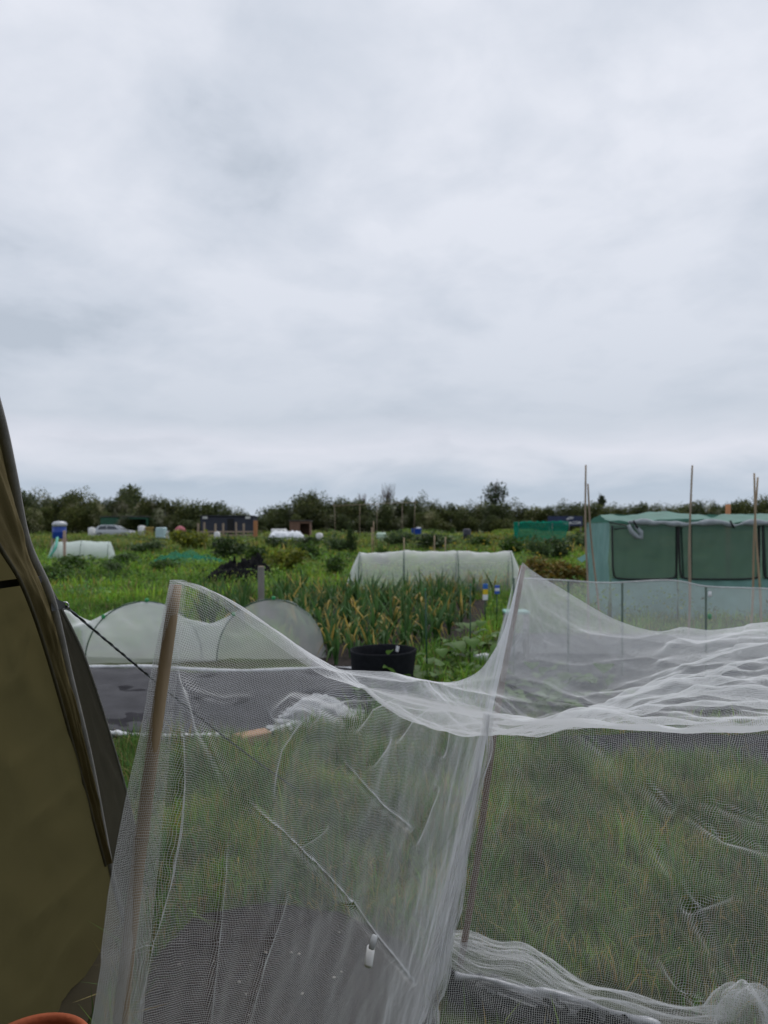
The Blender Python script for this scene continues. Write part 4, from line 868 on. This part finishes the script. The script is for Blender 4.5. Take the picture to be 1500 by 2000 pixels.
# centre tunnel
tunnel('hoop_tunnel', 'long white net tunnel behind the onion bed in the centre', [(G(700, 12.9), G(706, 14.1), .78), (G(788, 12.9), G(790, 14.1), .82), (G(896, 12.9), G(890, 14.1), .81), (G(1002, 12.9), G(992, 14.1), .80)], netmat('net_mid', (.82, .84, .85), 0, 0, .22), M_green, .03, (True, True), False, 5, .010)
# far left tunnel
tunnel('hoop_tunnel', 'pale green white net tunnel far off beside the blue barrel', [(G(102, 25), G(114, 27), .70), (G(156, 25), G(164, 27), .74), (G(210, 25), G(215, 27), .70)], netmat('net_greenish', (.70, .78, .75), 0, 0, .45), M_green, .04, (True, True), False, 6, .012)

# ------------------------------------------------------------------ long low net on the right
fe = empty('net_fence', G(1200, 6.4), 'long low white net box on green stakes, right of the onions', 'netting')
fl = [P(1004, 1129, 6.15), P(1100, 1134, 6.15), P(1188, 1139, 6.1), P(1305, 1134, 6.05), P(1380, 1146, 6.0), P(1455, 1149, 5.95), P(1530, 1151, 5.95), P(1700, 1152, 5.9)]
tl = curve(fl, 150); blw = tl.copy(); blw[:, 2] = .01; blw[:, 1] -= .12; blw[:, 0] -= np.linspace(.11, 0, 150)
s_ = np.linspace(0, 1, 50)[None, :, None]; Wf = tl[:, None] * (1 - s_) + blw[:, None] * s_
qf = np.stack((np.broadcast_to(np.linspace(0, 4, 150)[:, None], (150, 50)), np.broadcast_to(s_[..., 0], (150, 50))), -1)
Wf[..., 1] += .02 * fbm(qf, (1.2, 1), 2, .5, 97) * np.sin(s_[..., 0] * np.pi); Wf[..., 2] += .008 * fbm(qf, (1, 4), 2, .6, 98) * np.sin(s_[..., 0] * np.pi)
MF = netmat('net_fence', (.80, .82, .83), 0, 0, .115)
sheet('front_wall', Wf, MF, fe)
bl2 = tl + np.array((.05, 1.0, 0)); bl2[:, 2] = .01
Tt = tl[:, None] * (1 - s_) + bl2[:, None] * s_; Tt[..., 2] -= .05 * np.sin(s_[..., 0] * np.pi); sheet('back_wall', Tt, MF, fe)
eb = np.linspace(blw[0], bl2[0], 30) + (-.06, 0, 0); We = np.repeat(tl[:1], 30, 0)[:, None] * (1 - s_) + eb[:, None] * s_; We[..., 0] += .012 * np.sin(s_[..., 0] * np.pi) * fbm(np.stack(np.broadcast_arrays(np.linspace(0, 1, 30)[:, None], s_[..., 0] * .3), -1), 1.6, 2, .5, 101); sheet('end_wall', We, MF, fe)
for i, k in enumerate((0, 24, 47, 82, 122)):
    q = tl[k]
    for off in ((0, .015, 0),):
        MB().tube([(q[0] + off[0], q[1] + off[1], -.1), q + off], .0095, 8).build('stake', M_green, fe, True)
MB().box(tl[82] + (.02, -.01, -.25), (.03, .03, .05), bev=.008).build('clip', M_clip, fe, True); MB().box(tl[82] + (.02, -.012, -.06), (.03, .02, .05), bev=.008).build('label_tag', M_white, fe, True)
MB().tube(tl + (0, -.004, .004), .006, 6).build('top_hem', pm('net_hem', (.55, .56, .57), .8, .2, 20), fe, True)
ws = curve([G(925, 6.75), G(945, 6.7), G(962, 6.62)], 40); tag(MB().tube(ws + (0, 0, .05), .045 * np.sin(np.linspace(.35, 2.8, 40)) + .008 * fbm(np.linspace(0, 1, 40)[:, None], 2, 2, .5, 103), 10).build('fleece_bundle', MATS['net_bunched'], smooth=True), 'small white bundle on the grass at the long net end', 'bundle')
# seed packets on canes
for i, (px, ty, by, cs, lb) in enumerate([(948, 1140, 1172, ((.02, .12, .42), (.62, .45, .02), (.7, .72, .74)), 'white packet with blue and yellow print stuck on a cane'), (971, 1143, 1160, ((.02, .08, .40), (.65, .68, .72), (.03, .10, .42)), 'blue and white packet beside the long net end')]):
    d = 8.6; c = P(px, (ty + by) / 2, d); hgt = (by - ty) * d / FPX; e_ = empty('seed_packet', c, lb, 'packet')
    for j, cc in enumerate(cs): MB().box(c + (.0, 0, hgt * (.33 - j * .333)), (.06, .02 + .002 * j, hgt * .333), rz=R(12), bev=.004).build('print_panel', pm('print_%d_%d' % (i, j), cc, .4, .08), e_)
    MB().tube([(c[0], c[1] + .02, -.05), (c[0], c[1] + .02, c[2] + hgt * .3)], .006, 6).build('cane', M_green, e_, True)
te2 = empty('seed_tray', G(1008, 6.9), 'pale mint green seed tray lying inside the long net end', 'tray'); MB().box(G(1008, 6.9) + (0, 0, .46), (.24, .2, .03), bev=.008).build('tray', pm('mint', (.20, .42, .35), .45, .1), te2)
for dx in (-.12, .12): MB().box(G(1008, 6.9) + (dx * .8, 0, .22), (.03, .16, .44)).build('stand', M_greyw, te2)

# ------------------------------------------------------------------ green net house
ge = empty('net_house', G(1330, 10), 'mint green netted grow house with dark mesh windows on the right', 'grow house')
M_mint = pm('mint_cover', (.23, .42, .395), .6, .14, 3, .2, 100, trans=.3); M_mintr = pm('mint_roof', (.085, .22, .18), .55, .14, 4, .3, 60, trans=.25)
M_gnet = netmat('window_mesh', (.085, .15, .12), 0, 0, .50); M_gbk = netmat('back_mesh', (.22, .34, .29), 0, 0, .8)
fx = G(1190, 9.8)[0]; fx2 = fx + 3.3; zt = 1.335; zr = 1.46
def wav(A_, amp, seed, ax): A_ = A_.copy(); A_[..., ax] += amp * fbm(A_, 1.6, 3, .6, seed); return A_
def quad(a, b, c, d, n=40, m=24):
    u = np.linspace(0, 1, n)[:, None, None]; v = np.linspace(0, 1, m)[None, :, None]; return (1 - u) * (1 - v) * np.array(a, float) + u * (1 - v) * np.array(b, float) + u * v * np.array(c, float) + (1 - u) * v * np.array(d, float)
sheet('side_cover', wav(quad((fx, 9.8, zt), (fx + .02, 10.9, zt), (fx + .0, 10.9, 0), (fx - .02, 9.8, 0)), .012, 111, 0), M_mint, ge)
sheet('back_cover', wav(quad((fx, 10.9, zt), (fx2, 10.9, zt), (fx2, 10.9, 0), (fx, 10.9, 0)), .012, 112, 1), M_gbk, ge)
rf = quad((fx - .01, 9.78, zt + .01), (fx2, 9.78, zt + .02), (fx2, 10.3, zr), (fx + .02, 10.3, zr - .01), 90, 16); xx = rf[..., 0] - fx
rf[..., 2] += .035 * np.exp(-((xx - .9) / .5) ** 2) - .02 * np.exp(-((xx - .33) / .1) ** 2) - .035 * np.exp(-((xx - 1.62) / .1) ** 2); sheet('roof_cover', wav(rf, .012, 113, 2), M_mintr, ge)
sheet('roof_cover', wav(quad((fx + .02, 10.3, zr - .01), (fx2, 10.3, zr), (fx2, 10.92, zt), (fx, 10.92, zt)), .012, 114, 2), M_mintr, ge)
wins = [(.03, .93, .0), (.95, 2.06, .02), (2.10, 3.25, .0)]
for i, (a, b, o_) in enumerate(wins):
    z0 = CAM_H - (1130 - HY) / FPX * 9.8; z1 = zt - .035
    Wn = wav(quad((fx + a, 9.8, z1), (fx + b, 9.8, z1), (fx + b, 9.78, z0), (fx + a, 9.78, z0)), .012, 120 + i, 1); sheet('mesh_window', Wn, M_gnet, ge)
    pth = curve([(fx + a, 9.775, z1), (fx + a + .005, 9.77, (z0 + z1) / 2), (fx + a + .02, 9.765, z0 + .08), (fx + a + .09, 9.765, z0 + .005), ((fx + fx + a + b) / 2, 9.765, z0 - .008), (fx + b - .09, 9.765, z0 + .005), (fx + b - .02, 9.765, z0 + .08), (fx + b - .005, 9.77, (z0 + z1) / 2), (fx + b, 9.775, z1)], 60)
    MB().tube(pth, .013, 8).build('window_binding', M_black, ge, True)
    sheet('lower_cover', wav(quad((fx + a, 9.79, z0), (fx + b, 9.79, z0), (fx + b, 9.79, 0), (fx + a, 9.79, 0)), .012, 130 + i, 1), M_mint, ge)
for x_ in (.94, 1.02, 2.08, 2.16): MB().tube([(fx + x_ + (.04 if x_ in (1.02, 2.16) else 0), 9.83, 0), (fx + x_ - (.02 if x_ in (1.02, 2.16) else 0), 9.83, zt)], .016, 8).build('frame_pole', M_black, ge, True)
for x_ in (.02, 1.6, 3.28): MB().tube([(fx + x_, 10.88, 0), (fx + x_, 10.88, zt)], .014, 8).build('frame_pole', M_black, ge, True)
rl = np.linspace(0, 1, 80); pth = np.stack((fx + .25 + rl * 3.0, np.full(80, 9.755), zt - .005 + .018 * fbm(rl[:, None], 3, 3, .5, 141) - .03 * np.exp(-((rl - .47) / .04) ** 2)), -1)
MB().tube(pth, .035 + .012 * fbm(rl[:, None], 6, 2, .6, 142), 10).build('rolled_flap', pm('grey_net_roll', (.27, .30, .32), .8, .2, 20, .4, 60), ge, True)
kq = np.array((fx + .33, 9.73, zt - .12)); MB().tube([kq + (-.09, 0, .09), kq + (-.05, 0, .0), kq + (.02, 0, -.07), kq + (.09, -.01, -.09), kq + (.08, 0, -.01), kq + (.0, 0, .08)], [.025, .035, .04, .03, .035, .02], 10).build('tie_knot', MATS['grey_net_roll'], ge, True)
for x_ in (.30, 1.62): MB().tube(curve([(fx + x_, 9.70, zt + .03), (fx + x_ + .02, 9.69, zt - .02), (fx + x_ + .06, 9.71, zt - .07)], 6), .014, 6).build('tie_strap', M_black, ge, True)
MB().tube([(fx - .02, 9.76, zt + .01), (fx + .3, 9.74, zt - .06), (fx + .05, 9.75, zt - .09)], .01, 6).build('tie_cord', M_black, ge, True)
fq = P(1139, 1088, 10.0); m_ = quad(fq + (-.09, 0, -.03), fq + (.10, .05, .06), fq + (.10, .05, .0), fq + (-.02, 0, -.08), 8, 6); sheet('loose_corner', wav(m_, .015, 150, 2), M_mint, ge)

canes = [((1143, 908), (1147, 1170), 8.0, 'tallest bamboo cane at the left corner of the net house'), ((1147, 945), (1166, 1170), 8.05, 'shorter leaning bamboo cane crossing the tall one at the net house corner'), ((1351, 909), (1346, 1175), 8.0, 'tall bamboo cane standing alone before the net house window'), ((1349, 965), (1345, 1175), 8.06, 'short thin cane tied behind the lone tall cane'), ((1472, 924), (1484, 1180), 7.9, 'bamboo cane by the right edge leaning right before the net house'), ((1479, 932), (1468, 1180), 7.96, 'bamboo cane by the right edge leaning left before the net house')]
for (tx, ty), (bx, by), d, lb in canes:
    tp = P(tx, ty, d); b2_ = P(bx, by, d); bt = tp + (b2_ - tp) * ((tp[2] + .1) / (tp[2] - b2_[2])); pole('bamboo_cane', bt, tp, .0125, .0095, M_bambood if 'tall' in lb else M_bamboo, lb, (.3, .52, .72, .9), .012, None, 'canes by the net house')
cd = G(1422, 14.0); tag(MB().tube([cd - (0, 0, .1), cd + (0, 0, CAM_H + (HY - 985) / FPX * 14)], .05, 8).build('wooden_stake', pm('orange_timber', (.36, .16, .07), .8, .2), smooth=True), 'orange timber stake top showing above the net house roof', 'stake')

# ------------------------------------------------------------------ things on the middle plots
pw = G(510, 9.3); pse = empty('wooden_post', pw, 'weathered grey wooden post among the leeks', 'post'); zp = CAM_H - (1107 - HY) / FPX * 9.3
MB().box(pw + (0, 0, zp / 2 - .05), (.075, .07, zp + .1), rz=R(20), bev=.006).build('shaft', M_greyw, pse); MB().box(pw + (0, 0, zp + .004), (.070, .065, .01), rz=R(20), bev=.003).build('end_grain', M_wood, pse)
# black sheeting heap
n = 120; X, Y = np.meshgrid(np.linspace(-1, 1, n), np.linspace(-1, 1, 60), indexing='ij'); hc = G(468, 16.5); q = np.stack((X * 2, Y), -1)
env = np.clip(1 - np.abs(X) ** 4, 0, 1) * np.clip(1 - Y ** 2, 0, 1) ** .6; hb = .37 + .14 * np.exp(-((X - .62) / .3) ** 2) - .06 * np.exp(-((X + .7) / .3) ** 2)
Z = env * hb * (1 + .28 * fbm(q, 1.6, 4, .6, 161)) + .01
tag(sheet('black_sheeting', np.stack((hc[0] + X * .75 + .03 * fbm(q, 2, 3, .6, 162), hc[1] + Y * .5, Z.clip(.008)), -1), MATS['black_sheeting']), 'long heap of crumpled black sheeting in the weeds left of the post', 'sheeting')
# teal net heap
hc = G(368, 22); Z = (np.clip(1 - X ** 2, 0, 1) * np.clip(1 - Y ** 2, 0, 1)) ** .7 * (.24 * (1 - .3 * X) * (1 + .35 * fbm(q, 1.0, 3, .5, 164))) + .01
tag(sheet('teal_net', np.stack((hc[0] + X * 1.05, hc[1] + Y * .7, Z.clip(.01) + .15), -1), netmat('teal_mesh', (.04, .24, .17), 0, 0, .22)), 'teal green netting thrown over low crops on the left plots', 'netting')
# blue barrel on a stand
d = 36; bq = G(116, d); be2 = empty('water_barrel', bq, 'blue water barrel with pale cover beyond the far left tunnel', 'barrel')
zb0 = CAM_H - (1052 - HY) / FPX * d; r_ = .33
MB().lathe([(r_ * .9, zb0), (r_, zb0 + .08), (r_, zb0 + .3), (r_ * 1.05, zb0 + .33), (r_, zb0 + .36), (r_, zb0 + .62), (r_ * .94, zb0 + .74)], bq, 24).build('barrel_body', M_blue, be2, True)
MB().lathe([(r_ * 1.08, zb0 + .62), (r_ * 1.08, zb0 + .76), (r_ * .8, zb0 + .86), (r_ * .2, zb0 + .89)], bq, 24, lambda t, z: .04 * math.sin(3 * t)).build('cover', MATS['pale_plastic'], be2, True)
for dx in (-.25, .25):
    for dy in (-.25, .25): MB().box(bq + (dx, dy, zb0 / 2), (.08, .08, zb0)).build('stand_leg', M_wood, be2)
wp = G(126, 24.5); tag(MB().box(wp + (0, 0, .55), (.09, .07, 1.15), rz=.2, bev=.01).build('wooden_post', pm('pink_timber', (.42, .30, .25), .85, .2, 8)), 'pinkish timber post at the front of the far left tunnel', 'post')
hn = curve([G(92, 25.0) + (0, 0, .05), G(108, 25.2) + (0, 0, .5), G(112, 25.6) + (0, 0, .85)], 20); tag(MB().tube(hn, .05, 8).build('green_hose', pm('hose_teal', (.08, .36, .27), .5, .15), smooth=True), 'teal green hose hanging at the left of the far tunnel', 'hose')

# ------------------------------------------------------------------ along the far track
# car
d = 78; cc = G(224, d); ce2 = empty('parked_car', cc, 'silver grey hatchback car parked on the track at the left', 'car'); zoff = -.12
prf = [(-2.0, .35), (-2.05, .75), (-1.95, .95), (-1.55, 1.38), (-1.1, 1.47), (-.1, 1.47), (.35, 1.38), (1.05, .98), (1.75, .86), (2.02, .70), (2.05, .40)]
def extr(pr, w0, w1, zt_=.95):
    n_ = len(pr); V = []
    for s__ in (-1, 1):
        for x, z in pr: V.append((x, s__ * (w0 if z <= zt_ else w0 - (z - zt_) * w1), z))
    return np.array(V), [tuple(range(n_ - 1, -1, -1)), tuple(range(n_, 2 * n_))] + [(i, (i + 1) % n_, n_ + (i + 1) % n_, n_ + i) for i in range(n_)]
M_car = pm('car_paint', (.42, .44, .47), .25, .03, metal=.4, coat=.5); M_glass = pm('car_glass', (.03, .04, .05), .1, .1, spec=.6)
V, F = extr(prf, .84, .42); MB().add(V + cc + (0, 0, zoff), F).build('body', M_car, ce2)
for pr in ([(-1.55, .98), (-1.35, 1.33), (-.62, 1.38), (-.62, .98)], [(-.55, .98), (-.55, 1.38), (.22, 1.33), (.75, .98)]):
    V = np.array([(x, -.852 + (z - .95) * .42, z) for x, z in pr] + [(x, .852 - (z - .95) * .42, z) for x, z in pr]); MB().add(V + cc + (0, 0, zoff), [(0, 1, 2, 3), (7, 6, 5, 4)]).build('side_window', M_glass, ce2)
V = np.array([(.40, -.62, 1.37), (.40, .62, 1.37), (1.03, .75, 1.005), (1.03, -.75, 1.005)]) + (.015, 0, .012); MB().add(V + cc + (0, 0, zoff), [(0, 1, 2, 3)]).build('windscreen', M_glass, ce2)
for x in (-1.3, 1.3):
    for y in (-.80, .80):
        wl = MB().tube([cc + (x, y - .09, .31 + zoff), cc + (x, y + .09, .31 + zoff)], .31, 18).build('wheel', M_black, ce2); MB().tube([cc + (x, y - .1, .31 + zoff), cc + (x, y + .1, .31 + zoff)], .19, 12).build('rim', MATS['steel'], wl)
for y in (-.6, .6): MB().box(cc + (1.93, y, .72 + zoff), (.16, .3, .12), bev=.03).build('headlight', M_white, ce2)
# open shed
def shed(name, label, px0, px1, topy, d, dep_, mats, openx=None, cat='shed', planks=True):
    x0 = G(px0, d)[0]; x1 = G(px1, d)[0]; zt_ = CAM_H + (HY - topy) * d / FPX; e_ = empty(name, ((x0 + x1) / 2, d, 0), label, cat)
    if openx is None: openx = (x0, x0)
    else: openx = tuple(G(p, d)[0] for p in openx)
    for a, b in ((x0, openx[0]), (openx[1], x1)):
        if b - a < .05: continue
        n_ = max(1, int((b - a) / .45)) if planks else 1
        for i in range(n_):
            w_ = (b - a) / n_; MB().box((a + w_ * (i + .5), d + (i % 2) * .012, zt_ / 2 - .02), (w_ - .008, .04, zt_ - .04)).build('wall_panel', mats[0], e_)
    if openx[1] - openx[0] > .3: MB().box(((openx[0] + openx[1]) / 2, d + .03, zt_ - .12), (openx[1] - openx[0], .05, .2)).build('lintel', mats[0], e_)
    MB().box(((x0 + x1) / 2, d + dep_, zt_ / 2), (x1 - x0, .04, zt_)).build('back_wall', mats[0], e_)
    for x in (x0, x1): MB().box((x, d + dep_ / 2, zt_ / 2), (.04, dep_, zt_)).build('side_wall', mats[0], e_)
    MB().box(((x0 + x1) / 2, d + dep_ / 2, zt_ + .04), (x1 - x0 + .3, dep_ + .3, .06), rx=R(-2)).build('roof', mats[1], e_)
    return e_, x0, x1, zt_
M_gshed = pm('green_sheet', (.02, .09, .055), .6, .2, 2); M_dark = pm('dark_timber', (.012, .012, .013), .8, .3, 4)
shed('open_shed', 'open fronted green and black shed behind the silver car', 196, 288, 1010, 84, 2.6, (M_gshed, pm('shed_roof', (.12, .11, .11), .8, .2, 3)), (232, 286))
def drum(px, d, r_, z0, z1, mat, label, name='drum'):
    q = G(px, d); e_ = empty(name, q, label, 'drum'); MB().lathe([(r_ * .92, z0), (r_, z0 + .06), (r_, (z0 + z1) / 2 - .03), (r_ * 1.04, (z0 + z1) / 2), (r_, (z0 + z1) / 2 + .03), (r_, z1 - .08), (r_ * .7, z1)], q, 20).build('drum_body', mat, e_, True); MB().lathe([(r_ * .3, z1 - .01), (r_ * .3, z1 + .05)], q, 14).build('lid', mat, e_, True); return e_
M_wh2 = pm('dirty_white', (.58, .58, .58), .5, .2, 4)
drum(179, 70, .33, 0, 1.08, M_wh2, 'white drum standing to the left of the silver car'); drum(277, 80, .42, 0, 1.25, M_wh2, 'white drum at the mouth of the open shed')
ib = empty('storage_tank', G(315, 62), 'pale blue cube tank in a cage left of the wooden rail', 'tank'); q = G(315, 62); MB().box(q + (0, 0, .62), (.8, .8, 1.0), bev=.08).build('tank_body', pm('pale_blue', (.42, .58, .60), .4, .1, 2), ib); MB().box(q + (0, 0, .06), (.85, .85, .12)).build('pallet', M_wood, ib)
for k in range(4): MB().tube([q + (-.42, -.42, .3 + k * .25), q + (.42, -.42, .3 + k * .25)], .015, 6).build('cage_bar', MATS['steel'], ib, True)
tag(MB().box(G(327, 60) + (0, 0, .4), (.24, .12, .85), rz=.4, bev=.02).build('white_board', M_wh2), 'short off white board leaning beside the pale blue tank', 'board')
pu = G(352, 78); pue = empty('pink_parasol', pu, 'faded pink garden parasol near the left hedge', 'parasol'); MB().lathe([(.62, .62), (.60, .80), (.45, 1.05), (.2, 1.2), (.03, 1.25)], pu, 16, lambda t, z: .03 * math.cos(8 * t)).build('canopy', pm('pink_cloth', (.36, .11, .13), .8, .15, 4), pue, True); MB().tube([pu, pu + (0, 0, 1.3)], .03, 8).build('pole', M_greyw, pue, True)
yb = G(292, 80); tag(MB().box(yb + (0, 0, 1.0), (.9, .5, .22), bev=.05).box(yb + (0, 0, .45), (.7, .4, .9)).build('yellow_crate', pm('ochre_box', (.26, .19, .05), .7, .2)), 'ochre crate stack right of the white drum', 'crate')
# dark blue shed
M_navy = pm('navy_cladding', (.030, .034, .052), .7, .2, 3)
e_, x0, x1, zt_ = shed('garden_shed', 'long dark blue shed with pale gable corners behind the wooden rail', 392, 494, 1009, 72, 2.6, (M_navy, pm('navy_roof', (.05, .055, .07), .7, .2)), (445, 457))
for x in (x0 + .45, x1 - .5): MB().box((x, 71.93, zt_ - .1), (.5, .05, .26), bev=.05).build('white_corner', M_wh2, e_)
MB().box((x0 + (x1 - x0) * .57, 71.96, 1.0), (.62, .03, 1.95)).build('door', M_dark, e_)
# rail fence
fe2 = empty('rail_fence', G(440, 64), 'rough timber post and rail fence before the dark blue shed', 'fence')
for i, px in enumerate((387, 399, 421, 436, 461, 476, 499)): q = G(px, 64); MB().box(q + (0, 0, .75), (.16, .12, 1.5 + .15 * math.sin(i * 2)), bev=.01).build('post', M_wood, fe2)
xa, xb = G(385, 64)[0], G(502, 64)[0]
for z in (.72, .40): MB().box(((xa + xb) / 2, 63.92, z), (xb - xa, .05, .14)).build('rail', M_wood, fe2)
op = G(499, 62); tag(MB().box(op + (0, 0, .85), (.34, .2, 1.7), bev=.02).build('timber_post', MATS['orange_timber']), 'stout orange brown timber post right of the dark blue shed', 'post')
drum(424, 60, .25, 0, .75, M_wh2, 'small white tub under the wooden rail', 'tub'); 
# white covered bed
wb = G(560, 56); n = 60; X, Y = np.meshgrid(np.linspace(-1, 1, n), np.linspace(-1, 1, 30), indexing='ij'); Z = np.clip(1 - X ** 8, 0, 1) * np.clip(1 - Y ** 4, 0, 1) ** .5 * (.78 + .06 * fbm(np.stack((X * 2, Y), -1), 1.5, 3, .6, 171)) + .01
tag(sheet('fleece_bed', np.stack((wb[0] + X * 1.45, wb[1] + Y * .8, Z), -1), pm('fleece', (.68, .70, .74), .85, .08, 4)), 'white fleece covered bed at the far track, centre left', 'bed cover')
tag(MB().box(G(545, 60) + (0, 0, .5), (1.3, .8, 1.0), bev=.1).build('white_crate', M_wh2), 'dull white box behind the fleece covered bed', 'box')
shed('brown_shed', 'small pinkish brown shed with a dark open lean-to', 566, 605, 1018, 72, 1.8, (pm('brown_boards', (.16, .09, .065), .8, .2, 4), MATS['shed_roof']), (586, 604))
drum(624, 52, .26, .2, .72, M_wh2, 'white round tub on the verge right of the fleece bed', 'tub')
# bean frame
bf = empty('bean_frame', G(740, 44), 'tall frame of thin bean poles before the middle hedge', 'bean frame')
for px, ty in ((655, 984), (702, 986), (735, 985), (785, 986), (808, 983)): q = G(px, 44); MB().tube([q, P(px + random.uniform(-3, 3), ty, 44)],   .014, 6).build('pole', M_bambood, bf, True)
MB().tube([P(650, 988, 44), P(740, 984, 44), P(815, 981, 44)], .018, 6).build('cross_pole', M_bambood, bf, True)
for px, ty, by, dd in ((730, 1018, 1085, 30), (727, 1030, 1095, 26), (790, 1050, 1085, 22), (848, 1045, 1085, 22), (868, 1048, 1080, 22), (1195, 1040, 1100, 20)):
    q = P(px, ty, dd); tag(MB().tube([(q[0], q[1], -.05), q + (random.uniform(-.04, .04), 0, 0)], .018, 6).build('garden_cane', M_bamboo, smooth=True), 'short tan cane standing in the weeds behind the centre tunnel', 'cane', 'canes in the weeds')
bt_ = empty('blue_tub', G(813, 66), 'bright blue tub with white lid under the middle hedge', 'tub'); q = G(813, 66); MB().lathe([(.40, 0), (.46, .4), (.48, .95), (.50, 1.0)], q, 20).build('tub_body', M_blue, bt_, True); MB().lathe([(.24, .99), (.26, 1.08), (.08, 1.12)], q + (.2, 0, 0), 14).build('lid', M_white, bt_, True)
cl = G(745, 50); tag(MB().box(cl + (0, 0, .55), (.75, .5, .5), bev=.12).box(cl + (0, 0, .15), (.5, .4, .3)).build('cloche', pm('pale_mint', (.40, .52, .42), .6, .15)), 'pale green cloche box left of the blue tub', 'cloche')
drum(912, 60, .33, 0, 1.0, pm('dark_navy_drum', (.02, .022, .035), .5, .1), 'dark navy drum below the tall far tree')
# teal fruit cage
x0, x1 = G(1010, 46)[0], G(1112, 46)[0]; te3 = empty('fruit_cage', ((x0 + x1) / 2, 46, 0), 'low teal green netted fruit cage on the far bank at right', 'fruit cage'); z1 = CAM_H + (HY - 1020) / FPX * 46; M_teal = netmat('teal_cage', (.015, .24, .165), 0, 0, .70)
sheet('front_net', wav(quad((x0 + .1, 46, z1), (x1, 46, z1 + .05), (x1 - .25, 46, .3), (x0, 46, .1)), .03, 181, 1), M_teal, te3); sheet('top_net', wav(quad((x0 + .1, 46, z1), (x1, 46, z1 + .05), (x1, 47.6, z1), (x0 + .1, 47.6, z1)), .04, 182, 2), M_teal, te3); sheet('end_net', wav(quad((x0 + .1, 46, z1), (x0 + .1, 47.6, z1), (x0, 47.6, 0), (x0, 46, 0)), .03, 183, 0), M_teal, te3)
for x in np.linspace(x0 + .1, x1, 4): MB().tube([(x, 46.03, 0), (x, 46.03, z1)], .02, 6).build('post', M_greyw, te3, True)
# banner
bx0, bx1 = G(1070, 84)[0], G(1138, 84)[0]; zb1 = CAM_H + (HY - 1008) / FPX * 84; zb0 = CAM_H + (HY - 1027) / FPX * 84
sg = empty('banner_sign', ((bx0 + bx1) / 2, 84, 0), 'dark blue banner with white lettering before the right hedge', 'sign')
MB().box(((bx0 + bx1) / 2, 84, (zb0 + zb1) / 2), (bx1 - bx0, .05, zb1 - zb0)).build('board', pm('banner_navy', (.022, .032, .085), .6, .15, 1), sg)
for x in (bx0 + .2, bx1 - .2): MB().box((x, 84.08, zb1 / 2), (.1, .08, zb1)).build('post', M_greyw, sg)
fc = bpy.data.curves.new('lettering', 'FONT'); fc.body = 'TARA.COM'; fc.size = .72; fc.align_x = 'CENTER'; fc.align_y = 'CENTER'; fc.extrude = .006; fc.offset = .012
fo = bpy.data.objects.new('lettering_curve', fc); COL.objects.link(fo); bpy.context.view_layer.update()
lm = bpy.data.meshes.new_from_object(fo.evaluated_get(bpy.context.evaluated_depsgraph_get())); bpy.data.objects.remove(fo)
lo_ = bpy.data.objects.new('lettering', lm); COL.objects.link(lo_); lm.materials.clear(); lm.materials.append(M_white); lo_.parent = sg; lo_.rotation_euler = (R(90), 0, 0)
w_ = max(v.co.x for v in lm.vertices) - min(v.co.x for v in lm.vertices); k_ = 2.15 / w_; lo_.scale = (k_, k_ * 1.1, 1); lo_.location = (.75, -.045, zb0 + (zb1 - zb0) * .30)
mb = MB(); eq = np.array(((bx0 + bx1) / 2 + .55, 83.95, zb0 + (zb1 - zb0) * .76)); mb.tube(curve([eq + (-.42, 0, -.12), eq + (-.1, 0, .10), eq + (.12, 0, .13), eq + (.4, 0, .02)], 12), .045, 6).tube(curve([eq + (-.25, 0, -.14), eq + (.05, 0, .0), eq + (.25, 0, -.1)], 8), .035, 6).build('emblem', M_white, sg, True)
